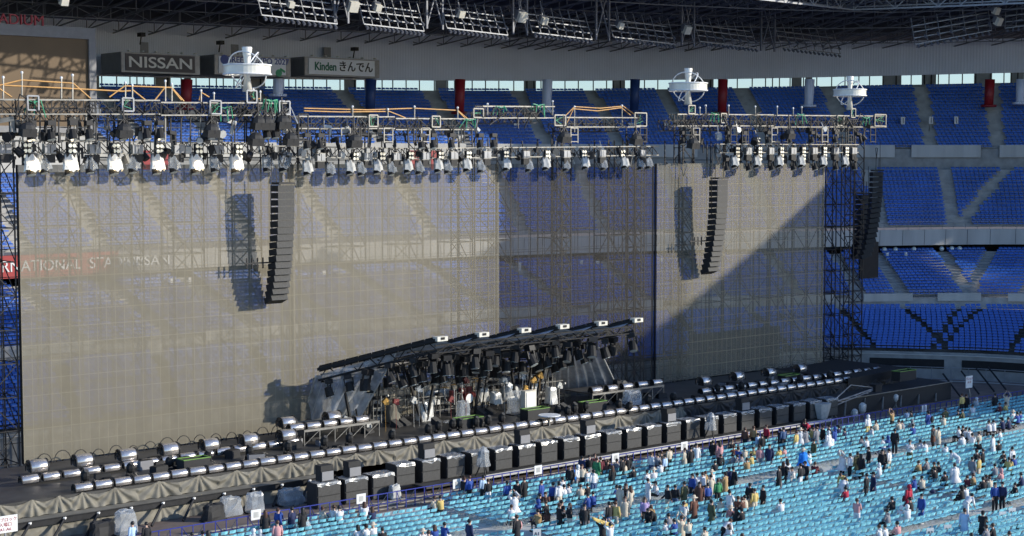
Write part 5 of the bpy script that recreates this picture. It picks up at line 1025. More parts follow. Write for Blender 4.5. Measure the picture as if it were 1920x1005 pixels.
for q in spots:
    if id(q) in ns: continue
    ca, sa = math.cos(q[3]), math.sin(q[3])
    for bv, ff, mi in ((base_v, bf, 0), (leg_v, lf, 1)):
        v = bv.copy(); v[:, 0] = bv[:, 0] * ca - bv[:, 1] * sa + q[1]; v[:, 1] = bv[:, 0] * sa + bv[:, 1] * ca + q[2]; Vb.append(v); Fb += [tuple(i + n0 for i in f) for f in ff]; Mi += [mi] * len(ff); n0 += len(bv)
me = bpy.data.meshes.new('folding_chairs'); me.from_pydata(np.concatenate(Vb).tolist(), [], Fb); me.materials.append(M['chair']); me.materials.append(M['chrome']); me.polygons.foreach_set('material_index', Mi)
o = bpy.data.objects.new('folding_chairs', me); COL.objects.link(o); tag(o, 'thousands of pale blue folding chairs in rows across the arena floor', 'chairs', kind='stuff')
ms = [(n_, b_.mesh(n_, m_)) for n_, b_, m_ in (('seat', cs_, M['chair']), ('backrest', cb_, M['chair']), ('front_leg', c1_, M['chrome']), ('rear_leg', c2_, M['chrome']))]
br = {}
for q in near_: br.setdefault(q[6], []).append(q)
for k_, (ri, L_) in enumerate(sorted(br.items(), reverse=True)):
    L_.sort(key=lambda q: q[4])
    for i, q in enumerate(L_):
        e = empty('folding_chair', (q[1], q[2], 0), q[3], 'pale blue folding chair, %s from the left in the %s row from the bottom' % (nth(i + 1), nth(k_ + 1)), 'chair', 'pale blue folding chairs at the front of the photo')
        for n_, m_ in ms: c = bpy.data.objects.new(n_, m_); COL.objects.link(c); c.parent = e

# ------------------------------------------------------------------ people
CN = {'K': ('black', (.015, .015, .018)), 'N': ('navy', (.02, .03, .09)), 'W': ('white', (.74, .74, .74)), 'C': ('cream', (.62, .54, .42)), 'B': ('blue', (.03, .08, .32)), 'L': ('pale blue', (.45, .60, .78)), 'G': ('grey', (.25, .25, .27)),
 'O': ('olive', (.10, .10, .05)), 'R': ('red', (.42, .02, .05)), 'M': ('maroon', (.13, .02, .03)), 'Y': ('yellow', (.62, .46, .16)), 'P': ('pink', (.62, .32, .32)), 'T': ('tan', (.40, .26, .12)), 'E': ('green', (.05, .25, .10)), 'D': ('denim', (.06, .11, .22)),
 'U': ('bright blue', (.01, .22, .75)), 'V': ('lilac', (.45, .35, .60)), 'H': ('brown', (.14, .06, .04))}
CM = {k: mat('cloth_' + v[0].replace(' ', '_'), v[1], .85, 0, .12, 4, .2, 14) for k, v in CN.items()}
HM = {'b': mat('black_hair', (.012, .010, .010), .45, 0, .2, 20), 'n': mat('brown_hair', (.07, .03, .018), .5, 0, .25, 20)}
def joints(pose):
    J = dict(pelvis=(0, 0, .93), waist=(0, 0, 1.08), chest=(0, 0, 1.27), neck=(0, 0, 1.44), head=(0, .02, 1.57))
    for s, n in ((-1, 'l'), (1, 'r')):
        J['sh' + n] = (s * .17, 0, 1.37); J['el' + n] = (s * .24, -.02, 1.10); J['wr' + n] = (s * .22, .07, .86)
        J['hp' + n] = (s * .09, 0, .90); J['kn' + n] = (s * .10, .02, .49); J['an' + n] = (s * .10, -.01, .08); J['to' + n] = (s * .11, .16, .035)
    J = {k: Vector(v) for k, v in J.items()}
    if pose == 'p':
        for s, n in ((-1, 'l'), (1, 'r')): J['el' + n] = Vector((s * .22, .06, 1.12)); J['wr' + n] = Vector((s * .08, .27, 1.22))
    if pose == 'u':
        for s, n in ((-1, 'l'), (1, 'r')): J['el' + n] = Vector((s * .30, .08, 1.52)); J['wr' + n] = Vector((s * .14, .16, 1.74))
    if pose == 'w':
        J['knl'] = Vector((-.1, .2, .5)); J['anl'] = Vector((-.1, .28, .1)); J['tol'] = Vector((-.1, .44, .07)); J['knr'] = Vector((.1, -.05, .5)); J['anr'] = Vector((.1, -.3, .12)); J['tor'] = Vector((.1, -.16, .04)); J['wrl'] = Vector((-.22, -.1, .9)); J['wrr'] = Vector((.22, .25, .95))
    if pose in 'bt':
        up = ['waist', 'chest', 'neck', 'head', 'shl', 'shr', 'ell', 'elr', 'wrl', 'wrr']
        if pose == 'b':
            R = Matrix.Rotation(-.95, 3, 'X')
            for k in up[:6]: J[k] = J['pelvis'] + R @ (J[k] - J['pelvis'])
            for s, n in ((-1, 'l'), (1, 'r')): J['el' + n] = J['sh' + n] + Vector((s * .04, .06, -.27)); J['wr' + n] = J['el' + n] + Vector((-s * .05, .12, -.2))
        else:
            for k in list(J):
                if k[:2] not in ('kn', 'an', 'to'): J[k] = J[k] + Vector((0, -.05, -.43))
            R = Matrix.Rotation(-.12, 3, 'X')
            for k in up: J[k] = J['pelvis'] + R @ (J[k] - J['pelvis'])
            for s, n in ((-1, 'l'), (1, 'r')):
                J['kn' + n] = Vector((s * .12, .36, .50)); J['an' + n] = Vector((s * .13, .36, .08)); J['to' + n] = Vector((s * .13, .52, .035)); J['el' + n] = Vector((s * .23, .08, .72)); J['wr' + n] = Vector((s * .07, .28, .66))
    return J
def skin_body(J):
    names = ['pelvis', 'waist', 'chest', 'neck', 'head', 'shl', 'ell', 'wrl', 'shr', 'elr', 'wrr', 'hpl', 'knl', 'anl', 'tol', 'hpr', 'knr', 'anr', 'tor']
    rad = dict(pelvis=.115, waist=.105, chest=.13, neck=.05, head=.088, sh=.055, el=.04, wr=.027, hp=.085, kn=.055, an=.038, to=.034)
    V = [J[n] for n in names]; Rr = [rad.get(n, rad.get(n[:2])) for n in names]; ix = {n: i for i, n in enumerate(names)}
    E = [('pelvis', 'waist'), ('waist', 'chest'), ('chest', 'neck'), ('neck', 'head'), ('chest', 'shl'), ('shl', 'ell'), ('ell', 'wrl'), ('chest', 'shr'), ('shr', 'elr'), ('elr', 'wrr'), ('pelvis', 'hpl'), ('hpl', 'knl'), ('knl', 'anl'), ('anl', 'tol'), ('pelvis', 'hpr'), ('hpr', 'knr'), ('knr', 'anr'), ('anr', 'tor')]
    E = [(ix[a], ix[b]) for a, b in E]
    V.append(J['head'] + Vector((0, .01, .06))); Rr.append(.07); E.append((ix['head'], len(V) - 1))
    for n, s in (('l', -1), ('r', 1)):
        w = J['wr' + n]; d = (w - J['el' + n]).normalized(); sd = d.cross(Vector((0, 1, 0.3))).normalized(); V.append(w + d * .07); Rr.append(.03); pi = len(V) - 1; E.append((ix['wr' + n], pi))
        for k in range(4): V.append(w + d * (.15 + .012 * (1.5 - abs(k - 1.5))) + sd * (k - 1.5) * .021 + Vector((0, .015, 0))); Rr.append(.0085); E.append((pi, len(V) - 1))
        V.append(w + d * .09 + sd * .05); Rr.append(.009); E.append((pi, len(V) - 1))
    me = bpy.data.meshes.new('person'); me.from_pydata([tuple(v) for v in V], E, []); o = bpy.data.objects.new('tmp', me); COL.objects.link(o); o.modifiers.new('s', 'SKIN'); sd_ = o.modifiers.new('d', 'SUBSURF'); sd_.levels = 1
    for i, r_ in enumerate(Rr): me.skin_vertices[0].data[i].radius = (r_, r_)
    me.skin_vertices[0].data[0].use_root = True; bpy.context.view_layer.update()
    out = bpy.data.meshes.new_from_object(o.evaluated_get(bpy.context.evaluated_depsgraph_get())); bpy.data.objects.remove(o)
    # nose, eyes sockets and ears: small bumps merged into the same mesh
    mb = MB(); mb.v = [tuple(v.co) for v in out.vertices]; mb.f = [tuple(p.vertices) for p in out.polygons]; h = J['head']
    mb.tube([h + Vector((0, .085, .02)), h + Vector((0, .112, -.015))], .012, 5, .018); mb.sph(h + Vector((-.088, .0, .0)), .024, 6, 4, (.5, .8, 1.2)); mb.sph(h + Vector((.088, .0, .0)), .024, 6, 4, (.5, .8, 1.2)); mb.box(h + Vector((0, .09, -.05)), (.045, .015, .012))
    m2 = mb.mesh('person', M['skin'], True); return m2
def eltube(mb, pts, rr, n=10):
    P = []
    for i, p in enumerate(pts):
        d = (pts[min(i + 1, len(pts) - 1)] - pts[max(i - 1, 0)]).normalized(); u = Vector((1, 0, 0)); w = d.cross(u); w = w.normalized() if w.length > .01 else Vector((0, 1, 0)); a, b = rr[i]
        P.append([p + u * a * math.cos(2 * math.pi * k / n) + w * b * math.sin(2 * math.pi * k / n) for k in range(n + 1)])
    mb.grid(P)
def top_mesh(pose, J, kind):
    mb = MB(); hem = J['pelvis'] + Vector((0, 0, .02 if pose != 't' else 0)); nk = J['neck'] + (J['chest'] - J['neck']) * .08
    pts = [hem, J['waist'], J['chest'], J['chest'].lerp(J['neck'], .55), nk]; rr = [(.185, .145), (.175, .135), (.205, .14), (.175, .11), (.065, .06)]
    if kind in 'cp' and pose not in 'tb': low = hem + Vector((0, 0, -.42 if kind == 'c' else -.32)); pts.insert(0, low); rr.insert(0, (.23, .19) if kind == 'c' else (.34, .28)); 
    if kind == 'p': rr = [(a * 1.28, b * 1.4) for a, b in rr[:-1]] + [(.08, .08)]
    eltube(mb, pts, rr, 12)
    for n in 'lr':
        r0 = .075 if kind != 'p' else .1; mb.tube([J['sh' + n] + Vector((0, 0, .02)), J['el' + n], J['wr' + n]], r0, 7, .047 if kind != 'p' else .08, phase=0)
        mb.sph(J['sh' + n], .078, 7, 5)
    if kind in 'hp': mb.sph(J['neck'] + Vector((0, -.07, .0)), .10, 8, 5, (1.1, .8, .7))
    return mb.mesh('top', M['white'], True)
def bot_mesh(pose, J, kind):
    mb = MB()
    if kind == 's' and pose not in 't':
        eltube(mb, [J['pelvis'] + Vector((0, 0, -.62)), J['pelvis'] + Vector((0, 0, -.2)), J['waist']], [(.24, .22), (.2, .17), (.15, .12)]); return mb.mesh('skirt', M['white'], True)
    mb.sph(J['pelvis'], .165, 9, 6, (1, .85, .9))
    for n in 'lr': mb.tube([J['hp' + n], J['kn' + n], J['an' + n] + Vector((0, 0, .03))], .105, 8, .062)
    return mb.mesh('trousers', M['white'], True)
def shoe_mesh(J):
    mb = MB()
    for n in 'lr': mb.tube([J['an' + n] + Vector((0, -.05, -.03)), J['to' + n] + Vector((0, .03, .01))], .048, 7, .042)
    return mb.mesh('shoes', M['black'], True)
def hair_mesh(kind):
    mb = MB()
    if kind in 'bn': mb.sph((0, -.035, .05), .104, 10, 7, (1, 1.0, 1.0))
    if kind in 'lr':
        mb.sph((0, -.035, .05), .106, 10, 7, (1, 1.0, 1.0)); eltube(mb, [Vector((0, -.05, .05)), Vector((0, -.075, -.1)), Vector((0, -.09, -.28)), Vector((0, -.08, -.40))], [(.11, .09), (.118, .075), (.11, .06), (.05, .03)], 9)
    if kind in 'kw':
        mb.sph((0, -.015, .065), .108, 10, 7, (1, 1.05, .8)); mb.tube([(0, .08, .06), (0, .19, .045)], .045, 6, .055); mb.sph((0, -.05, .0), .092, 8, 5)
    if kind == 's': mb.lathe((0, 0, .04), [(.24, 0), (.12, .02), (.11, .12), (0, .14)], 14)
    if kind == 'g': mb.sph((0, -.055, .03), .125, 10, 7, (1, 1.0, 1.1))
    return mb.mesh('hair' if kind in 'bnlr' else 'hat', M['white'], True)
def face_cut(): pass
MC = {}
def getm(key, fn):
    if key not in MC: MC[key] = fn()
    return MC[key]
JP = {p: joints(p) for p in 'spuwbt'}
def child(e, nm, me, m):
    o = bpy.data.objects.new(nm, me); COL.objects.link(o); o.parent = e; o.material_slots[0].link = 'OBJECT'; o.material_slots[0].material = m; return o
PE = """
1069 873 s c K j K b|1083 872 s a W h G g|1091 871 s c C j K n|1101 878 t a W j K b|1113 881 s a W h D b|1091 855 s r N j D b|1105 854 s c K j G b|1115 851 s c M j K n|1119 858 s r E c C n|1126 857 s a M j K n|1135 862 t a H j K r|1139 861 t r K j K n|1157 860 t a G j G b|1167 857 s a K j K k|1171 864 t a C j G n|1177 854 s a K j K b|1185 860 t a C j K b
1148 873 s a K c K r|1188 875 t a K t K b|1221 848 s r W j D n|1233 850 s a G j K b|1240 846 s a K j K n|1247 852 s a L j K b|1255 838 s a C j K b|1231 863 t a M j K n|1238 866 t a W h K b|1214 881 t a W j K b|1226 877 t a W j C s|1215 897 p r W j W b|1230 902 t l W j K k
1174 907 p c K j C r|1163 910 s r C h C b|1157 909 t a B j K b|1182 911 s a C c K r|1172 931 s c C c K n|1142 941 s a K j D b|1154 940 s r Y j C n|1209 933 s c V j K r|1226 954 b l K j K b|1216 955 b r T j K r|1252 910 w l K j C b|1266 909 s r K j D b|1283 903 s a O c K b|1298 888 s l B j K b|1312 904 s c H c N l
1301 930 s a H c W s|1282 940 t r W t K n|1254 962 t a G j K b|1265 972 t a B j K b|1249 974 t a W j K b|1278 967 u a C c K n|1291 973 p a C j K b|1053 938 s r K j K b|1049 944 p r K j K n|1068 944 p l K j C r|1096 946 s c K c G b|1130 973 u a K t K b|1144 980 u a W t K b|1048 904 s a W h C b|1058 908 t a W j K b|1067 906 t a W j K b
1055 894 t a W j K b|1089 908 t a C j K n|1102 906 t a K j K b|1103 924 t a B j D b|1112 921 t a B j K b|870 894 t r K j G n|880 892 s a B j K n|906 891 s a L j K b|915 898 s a K j W n|951 902 s a B j N b|970 901 s r K j G b|983 895 s a K c K n|964 925 u a W p W b|959 946 t a W j K n|815 930 t a C j K n|826 929 t a Y j K b|683 941 t a W j K r|698 950 t a N j K r
671 984 t a W j K l|687 982 t a W j K k|700 980 t a W j K s|717 989 t a K j K b|880 974 s r N c N b|969 966 s a K c K n|815 984 t a B j K r|833 979 t r B j W b|793 992 t a W j K s|804 994 t a W j K n|1012 925 t r K j K b|1023 922 t c H j K n|1009 936 t a B h B g|1024 938 t a K j K n|1009 954 t a T j K b|1026 955 t a H j K r|1015 901 s a B j B n|1037 904 s a B j K b
497 957 s a K c K r|521 953 s r B j D n|547 951 s a N c G b|567 952 s a K c K l|520 976 s a P j K n|604 950 t r C j K n|626 947 t a W j K n|636 948 t a W j K b|360 998 t a K j K b|380 995 t a K j K b|390 995 t a K j K l|475 991 t a W h W g|488 993 t a W h W g|248 978 s a L j K b|274 979 s a K j K b
1284 840 s a C c K n|1295 838 s a K c K b|1306 832 s c W c W b|1337 826 s r K c K b|1349 827 s a P c K l|1342 832 t a W j K n|1372 824 t c K t K n|1397 802 s r H j K n|1413 799 s r T j K n|1437 797 s l R j K n|1421 812 s a L j C b|1429 814 s a K j K b|1463 804 p r K j K b|1469 801 s a D j K b|1493 808 s a Y j W n|1501 803 s a W p W s|1510 803 s a G p G b|1525 801 s r Y j G n|1531 800 s a G c G n|1543 798 s l K c K b|1555 797 s l K j Y b
1553 808 s a W p W g|1558 816 t a W p W b|1565 801 s a B h B g|1573 797 t a N j N k|1584 803 t a N j N b|1505 790 b r K j K b|1516 791 b l R j K n|1376 835 t a H j K n|1384 838 t r B j K n|1396 838 t a C h K b|1413 838 t c Y j K n|1425 836 s c P j G r|1374 850 t a G j G b|1383 852 t a G j G b|1391 851 t a G j K b|1409 850 t a Y j K b|1401 858 t a T j T n|1443 833 s c N c W b|1461 838 t a Y h K b|1471 837 t a P j K n
1506 841 s a U p U s|1517 845 t a W h W b|1526 824 s l O c O b|1528 866 t r M j K n|1461 874 s a K c G b|1469 866 s r K c K r|1476 861 s a W j K l|1477 876 t a W j W b|1486 875 t l W j W b|1501 869 s a K j W b|1510 865 s l K c C k|1349 858 b r K j K b|1341 863 t a K j K b|1335 881 t a W j K s|1299 890 t a N j K b|1308 886 t a W j K b|1318 885 t a W j K n|1323 883 t a T j K n|1333 890 s a C c C b|1346 898 s a E h K n|1360 885 p a T c T k|1367 876 p l N j K b|1375 876 s r K c K b|1327 906 s a B j K b
1368 919 p r W j W b|1406 906 s r K j K k|1431 910 s l K j K b|1415 916 s a Y j C n|1397 928 t a C j K b|1408 925 t a C j K r|1384 930 t r H j K n|1392 932 t a H j K n|1334 937 s r O c O b|1351 934 t r C h K n|1371 948 t l P j K s|1380 951 t a K j K l|1391 951 t a K j K k|1322 988 t a C j K b|1357 979 b r W j K n|1367 983 t l W j K r|1392 1000 t a K j K n|1464 935 t a W j W b
1580 847 u l W p K n|1594 850 s a W j K b|1608 848 s a O p O b|1615 851 s r K j K l|1629 838 s l K j K k|1655 843 s c K h K l|1667 841 s a W j C b|1648 868 t a W h W g|1607 935 p r P j W n|1577 901 b r W h W n|1585 889 b l Y j K n|1586 912 t a R j K b|1625 888 s a K j K b|1638 885 s l N c D k|1664 954 t a G h K b|1649 983 t a W h K n|1660 983 t a W j K b|1683 977 t a P j K b|1704 909 s a R h R g|1697 922 b r G j M n|1673 931 t a K j K b|1707 932 t a K j K b|1728 926 s l B j B b|1701 946 t a W h W g|1690 948 t a W j W g
1803 910 t a K h K g|1811 909 t a W j K b|1811 931 b r W j W b|1809 954 w r L c G n|1843 958 p r K c K k|1866 905 s c B t K b|1880 904 s l N t K b|1904 905 t l K j K b|1850 984 t a G j K n|1862 981 t a K j K n|1822 999 t a G j K b|1893 996 t a K j K n|1627 778 s a W h Y g|1630 787 t a W j K b|1643 788 t a C j K n|1673 770 u a T j K n|1701 768 t a L j L b|1709 770 t a K j K b|1692 788 t a G j K b|1686 787 t a C j K n|1710 786 t a G h K g|1712 795 t a B j K b|1741 771 s a B j B k|1773 765 t a O p O n|1769 778 t a C h K n|1797 768 t a K j K b|1805 767 t a O j K n
1804 738 s a Y j K n|1812 739 s r K j K n|1831 745 t l W h W g|1824 758 t a W j W n|1866 738 s a K c K b|1888 738 u r C j C b|1886 754 t a Y j K n|1875 755 t a M j K n|1900 769 t a W j W s|1908 772 t a B j K b|1914 771 t a B j W b|1880 783 t a N j K k|1891 782 t a N j K b|1855 788 t a W j K b|1863 787 t a W h K b|1875 804 t a W j K n|1634 799 t l W h W b|1616 818 t a G j K b|1625 819 t a W j K n|1656 818 t a W j B b|1665 817 t a B h B g|1678 804 s r K j K b|1750 797 s a H c K k|1760 801 s a C c K b
1798 799 t a W j K b|1806 798 t a K j K n|1812 801 t a W j K b|1818 802 t a W j K b|1804 813 t a W p W b|1823 812 t r W j K b|1836 809 t a C j K n|1834 825 t c K j K n|1862 814 s a W c B b|1873 826 t a K j K b|1706 825 p c W t O b|1726 825 t a W p W b|1734 827 t a W p W b|1773 832 t a W h C b|1797 849 b a W j W b|1790 869 s a W p L n|1823 857 s r G c G b|1836 855 s a Y j C n|1832 843 t a K j K n|1843 842 s a K c K n|1882 845 t a K j K b|1898 838 s a W j K b|1884 853 t a K j K n|1892 857 t r Y j O b|1902 853 t a B j B b|1866 869 t a G j K b|1877 878 t a P h K g
1723 863 t a T j K n|1738 859 t a G j K n|1752 866 t a O j K n|1760 866 t a K j K b|1772 884 t a K j K b|1753 876 t a K j K b|1714 892 t a B h B n|1729 892 t a C j K b|1814 891 t a M j K n|1825 887 t a T j K n|1844 894 t a K j K b|1856 893 t a C j K n|1915 886 t a N j K b|1850 890 t a K j K n"""
ZONES = [(230, 300, 'below the lower drape'), (350, 400, 'at the photo bottom by the barrier'), (470, 580, 'by the near barrier'), (595, 640, 'beside the first subwoofer'), (660, 720, 'in the near chair block'), (790, 840, 'left of the lone navy figure')]
def zone(x, y):
    for a, b, t in ZONES:
        if a <= x <= b: return t
    if x < 860: return 'left of the lone navy figure'
    if x < 900: return 'by the barrier bend' if y < 950 else 'alone before the chair rows'
    if x < 1000: return 'near the third paper sheet'
    if x < 1060: return 'in the chairs left of the hugging pair' if y < 960 and y > 910 else 'around the hugging pair'
    if x < 1130: return 'round the blue banner' if y < 900 else 'left of the orange banner'
    if x < 1200: return 'by the barrier right of the blue banner' if y < 890 else 'above the orange banner'
    if x < 1280: return 'by the barrier past the wrapped camera' if y < 870 else 'in the chairs left of the big group' if y < 905 else 'at the front aisle'
    if x < 1435:
        if y < 835: return 'under the far subwoofers'
        if y < 865: return 'in the seated cluster below the subwoofers'
        return 'in the big standing group' if y < 912 else 'below the big standing group'
    if x < 1540: return 'by the crane end of the barrier' if y < 826 else 'around the bright blue poncho' if y < 860 else 'on the middle aisle'
    if x < 1680: return 'below the crane' if y < 822 else 'around the white poncho and olive poncho' if y < 880 else 'in the lower chair block'
    if x < 1780: return 'in the upper rows below the ramp' if y < 800 else 'beside the aisle in the middle' if y < 870 else 'around the red hooded figure'
    if y < 775: return 'by the red-lettered board'
    if y < 830: return 'in the far upper rows'
    if y < 900: return 'in the crowd at the photo edge'
    return 'by the lowest aisle at the photo edge'
POSE = {'s': 'standing', 'p': 'standing with raised hands', 'u': 'reaching up', 'w': 'walking', 'b': 'bending over', 't': 'seated'}
KN = {'j': 'jacket', 'c': 'long coat', 'p': 'rain poncho', 't': 'shirt', 'h': 'hooded top'}
HN = {'b': 'short black hair', 'n': 'brown hair', 'l': 'long black hair', 'r': 'long brown hair', 'k': 'black cap', 'w': 'white cap', 's': 'pale hat', 'g': 'hood up'}
plist = [q.split() for ln in PE.strip().split('\n') for q in ln.split('|')]
labs = []
for q in plist:
    x, y = float(q[0]), float(q[1]); labs.append('%s person in %s %s, %s, %s' % (POSE[q[2]], CN[q[4]][0], KN[q[5]], HN[q[7]], zone(x, y)))
from collections import defaultdict
gp = defaultdict(list)
for i, l in enumerate(labs): gp[l].append(i)
for l, ids in gp.items():
    if len(ids) > 1:
        ids.sort(key=lambda i: float(plist[i][0]))
        for k, i in enumerate(ids): labs[i] = labs[i].replace(' person in ', ' ') .replace('standing with raised hands', 'standing') + ', %s from the left' % nth(k + 1)
        for i in ids: labs[i] = labs[i] if 'person' in labs[i] else 'person ' + labs[i]
random.seed(99)
for q, lab in zip(plist, labs):
    x, y, pose, face, tc_, kd, bc, hr = float(q[0]), float(q[1]), *q[2:8]; J = JP[pose]; s_ = random.uniform(.97, 1.06)
    zh = {'s': 1.69, 'p': 1.69, 'u': 1.69, 'w': 1.68, 'b': 1.30, 't': 1.27}[pose] * s_
    p = gz(x, y, zh); rz = {'a': 0, 'c': 2.44, 'l': 1.35, 'r': -1.35}[face] + random.uniform(-.35, .35)
    e = bpy.data.objects.new('person', getm(('b', pose), lambda: skin_body(J))); COL.objects.link(e); e.location = (p.x, p.y, 0); e.rotation_euler = (0, 0, rz); e.scale = (s_, s_, s_)
    tag(e, lab, 'person', None)
    bk = 's' if (tc_ in 'KC' and bc == 'G' and pose == 's') else 't'
    child(e, 'skirt' if bk == 's' else 'trousers', getm(('t', pose, bk), lambda: bot_mesh(pose, J, bk)), CM[bc]); child(e, 'coat' if kd in 'cp' else 'top', getm(('k', pose, kd), lambda: top_mesh(pose, J, kd)), CM[tc_])
    child(e, 'shoes', getm(('s', pose), lambda: shoe_mesh(J)), CM['K' if random.random() < .7 else 'W'])
    hm = HM['b'] if hr in 'bl' else HM['n'] if hr in 'nr' else CM['K'] if hr == 'k' else CM['C'] if hr in 'sw' else CM[tc_]
    h = child(e, 'hair' if hr in 'bnlr' else 'hat', getm(('h', hr), lambda: hair_mesh(hr)), hm); h.location = J['head']
# things people hold or wear
def cloth(pts4, name, m, label, cat, wob=.04):
    a, b, c, d = pts4; P = [[a.lerp(b, i / 8).lerp(d.lerp(c, i / 8), j / 5) + Vector((0, math.sin(i * 1.7 + j) * wob, math.sin(i * 2.3) * wob * .4)) for i in range(9)] for j in range(6)]
    mb = MB(); mb.grid(P); o = mb.obj(name, m, smooth=True); sd = o.modifiers.new('thick', 'SOLIDIFY'); sd.thickness = .02; tag(o, label, cat); return o
Yb = gz(1088, 871, 1.6).y - .35
o = cloth([gy(1075, 882, Yb), gy(1098, 880, Yb), gy(1099, 898, Yb), gy(1077, 901, Yb)], 'banner', CM['U'], 'bright blue cloth banner with white shapes held by a group at the barrier', 'banner')
mb = MB()
for dx, dz, r in ((0, 0, .16), (-.22, -.03, .11), (.2, .03, .12), (.08, .1, .1), (-.1, .09, .1)): c = gy(1087, 890, Yb) + Vector((dx, -.07, dz)); mb.tube([c, c + Vector((0, -.01, 0))], r, 10)
mb.obj('printed_cloud', M['white'], o)
Yo = gz(1137, 975, 1.7).y; o = cloth([gy(1110, 969, Yo), gy(1152, 983, Yo), gy(1148, 990, Yo), gy(1112, 976, Yo)], 'banner', CM['Y'], 'yellow-orange cloth banner stretched overhead by two people', 'banner')
for x, y, c, lb in [(1176, 958, 'B', 'large dark blue shopping bag held by the cream-coated person'), (1284, 955, 'Y', 'yellow-orange cloth fan held up in the chairs')]:
    p = gz(x, y, .7); mb = MB(); mb.box((0, 0, 0), (.34, .12, .62)); mb.tube([(-.1, 0, .3), (0, 0, .5), (.1, 0, .3)], .012); o = mb.obj('shopping_bag' if c == 'B' else 'cloth_fan', CM[c], loc=p); tag(o, lb, 'bag' if c == 'B' else 'fan')
for i, (x, y, c, lb) in enumerate([(523, 968, 'B', 'blue backpack worn beside the near barrier'), (951, 916, 'G', 'grey backpack on the blue jacket by the third paper sheet'), (970, 916, 'K', 'black backpack beside the grey one'), (971, 984, 'P', 'pink backpack on a black coat at the photo bottom'), (1752, 812, 'C', 'tan backpack on the brown coat in the upper rows'), (1745, 786, 'K', 'black backpack on the blue jacket below the ramp'), (1502, 884, 'K', 'black backpack on the middle aisle'), (1349, 846, 'P', 'pink tote on a back under the far subwoofers')]):
    p = gz(x, y, 1.15); mb = MB(); mb.sph((0, 0, 0), .2, 8, 6, (1, .55, 1.25)); o = mb.obj('backpack', CM[c], loc=(p.x, p.y - .12, 1.15), smooth=True); mb = MB(); mb.tube([(-.12, .1, .2), (-.14, .18, 0), (-.12, .1, -.2)], .02); mb.tube([(.12, .1, .2), (.14, .18, 0), (.12, .1, -.2)], .02); mb.obj('strap', CM[c], o); tag(o, lb, 'backpack')
o = cloth([gz(570, 968, 1.3), gz(574, 966, 1.3), gz(590, 1000, .3), gz(568, 1004, .3)], 'plastic_sheet', M['plastic'], 'clear plastic sheet hanging from the long-haired figure by the barrier', 'sheet')
for i, (x, y, lb) in enumerate([(1898 / 1, 961, 'A6'), (1880, 968, 'A5'), (1777, 993, 'A4'), (1744, 999, 'A3'), (1007, 1001, 'A1'), (1369, 948, '')]):
    if not lb: continue
    p = gz(x, y, .55); mb = MB(); mb.box((0, 0, 0), (.42, .02, .52)); o = mb.obj('row_sign', M['white'], loc=p); o.rotation_euler = (0, 0, -.5); text(lb, .26, M['ldark'], o, (0, -.02, 0), R90, ext=.003); tag(o, 'white paper sign on the aisle chair, %s from the left' % nth([1007, 1744, 1777, 1880, 1898].index(int(x)) + 1), 'sign', 'white paper signs on aisle chairs')

random.seed(31)
for i in range(34):
    x = random.choice([random.uniform(38, 57), random.uniform(38, 57), random.uniform(84, 104)]); y = random.choice([82.1, 82.6, 84.6, 86.0]) + random.uniform(-.3, .3); w, d, h = random.uniform(.4, 1.0), random.uniform(.3, .6), random.uniform(.2, .55)
    mb = MB(); mb.box((0, 0, h / 2), (w, d, h)); o = mb.obj('road_case', M['cab' if i % 3 else 'frame'], loc=(x, y, ZD)); o.rotation_euler = (0, 0, random.uniform(-.4, .4)); mb = MB(); mb.box((0, 0, h + .015), (w * .9, d * .9, .03)); mb.obj('lid', M['blackm'], o); o['x_'] = x
cases = sorted([o for o in bpy.data.objects if o.name.startswith('road_case')], key=lambda o: o.location.x)
for i, o in enumerate(cases):
    del o['x_']; tag(o, 'small dark case on the deck between lamp rows, %s from the near end' % nth(i + 1), 'case', 'dark cases between the lamp rows')
for i in range(16):
    x = 39.5 + i * 1.15 if i < 15 else 58; mb = MB(); r_ = random.uniform(.35, .6); mb.tube([(x + r_ * math.cos(t), 89.2, ZD + .1 + r_ * 1.3 * math.sin(t)) for t in np.linspace(0, math.pi, 9)], .03, 4); o = mb.obj('cable_hoop', M['blackm']); tag(o, 'thin dark hoop of cable at the near screen foot, %s along' % nth(i + 1), 'hoop', 'cable hoops at the near screen foot')

import re as _re
for o in bpy.data.objects:
    l = o.get('label')
    if l and len(_re.findall(r"[A-Za-z0-9][A-Za-z0-9'\u2019-]*", l)) > 16:
        for a_, b_ in ((' from the near end', ' from near end'), ('stage lamp in a ', 'lamp in '), (', %s hair' % 'brown', ''), (' person', '') if l.startswith(('standing', 'seated', 'walking', 'bending')) else ('person ', 'person '), (' in front of the windows, at the very end', ', at the end'), ('small white', 'white'), ('in the upper seats', 'in upper seats'), ('person seated', 'seated person in'), (', short black hair', ', black hair'), ('standing with raised hands', 'standing'), ('at the photo bottom by barrier', 'at bottom by barrier'), ('beside the aisle in the middle', 'beside middle aisle'), ('in the crowd at the photo edge', 'at the photo edge'), (', black hair', ''), ('in the seated cluster below the subwoofers', 'in the seated cluster'), ('in the chairs left of the hugging pair', 'left of the hugging pair'), ('in the chairs left of the big group', 'left of the big group'), ('around the white poncho and olive poncho', 'around the olive poncho'), ('over the ', 'over '), ('on the ', 'on '), ('by the ', 'by ')):
            if len(_re.findall(r"[A-Za-z0-9][A-Za-z0-9'\u2019-]*", l)) <= 16: break
            l = l.replace(a_, b_)
        o['label'] = l

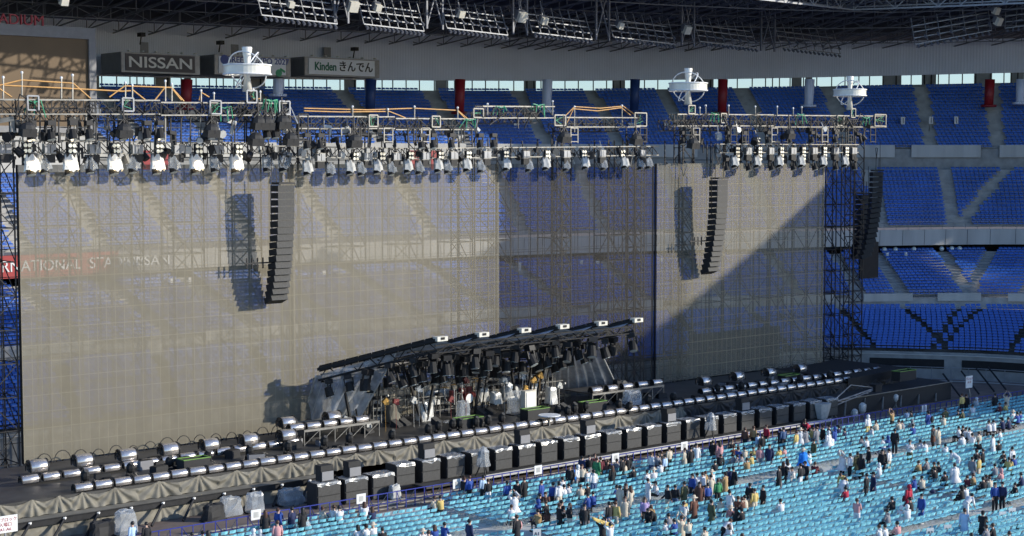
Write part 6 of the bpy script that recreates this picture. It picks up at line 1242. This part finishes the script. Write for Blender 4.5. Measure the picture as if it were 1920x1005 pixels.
# many small fixtures and clamps along the bars
random.seed(77); k = 0; fx = []
for x0, x1, y0, y1, Yp in [(0, 545, 206, 262, 86.4), (560, 905, 236, 270, 87.2), (1280, 1650, 232, 266, 87.4), (0, 545, 276, 300, 89.0), (560, 1230, 280, 300, 89.1), (1350, 1610, 276, 300, 89.2)]:
    for i in range(int((x1 - x0) / 15)): fx.append((x0 + (i + random.random()) * 15, random.uniform(y0, y1), Yp))
fx.sort()
PF = []
for v in range(4):
    mb = MB(); e = None
    if v == 0: mb.box((0, 0, 0), (.28, .3, .34)); mb.tube([(0, 0, .15), (0, 0, .6)], .03)
    if v == 1: mb.tube([(0, .1, 0), (0, -.2, -.2)], .15, 8, .19); mb.tube([(0, 0, .05), (0, 0, .5)], .03)
    if v == 2: mb.tube([(-.4, 0, .3), (-.1, 0, -.35), (.25, 0, .2), (.45, 0, -.5)], .035); mb.box((.1, 0, 0), (.15, .15, .3))
    if v == 3: mb.box((0, 0, 0), (.5, .2, .16)); mb.box((.2, 0, -.25), (.12, .12, .5)); mb.tube([(-.2, 0, 0), (-.2, 0, .5)], .03)
    PF.append(mb)
PM = [[b.mesh('clamp_lamp', M[m_]) for m_ in ('blackm', 'cab', 'grey', 'sheet')] for b in PF]
for i, (x, y, Yp) in enumerate(fx):
    o = bpy.data.objects.new('clamp_lamp', random.choice(PM)[random.choice((0, 0, 1, 1, 2, 3))]); COL.objects.link(o); o.location = gy(x, y, Yp); o.rotation_euler = (random.uniform(-.4, .4), random.uniform(-.3, .3), random.uniform(-1.5, 1.5)); sc_ = random.uniform(.9, 1.6); o.scale = (sc_,) * 3
    tag(o, 'small fixture clamped amid the rig, %s from the near end' % nth(i + 1), 'fixture', 'small fixtures clamped on the rig')

random.seed(404); bl = []
for i in range(46):
    x = random.uniform(56, 112); y = random.choice(rows) ; a, b, d = proj((x, y, .5))
    if 650 < a < 1915 and b < 1000: bl.append((a, x, y))
bl.sort()
for i, (a, x, y) in enumerate(bl):
    mb = MB(); mb.sph((0, 0, .14), .18, 7, 5, (1, .7, .8)); m_ = random.choice([CM['K'], CM['K'], CM['G'], CM['N'], CM['C'], CM['W'], CM['H']]); o = mb.obj('bag', m_, loc=(x, y, .46)); o.rotation_euler = (0, 0, random.random() * 3); mb = MB(); mb.tube([(-.08, 0, .26), (0, 0, .36), (.08, 0, .26)], .012, 4); mb.obj('strap', m_, o)
    tag(o, 'soft bag left on a blue folding chair, %s across from the left' % nth(i + 1), 'bag', 'bags left on the floor chairs')
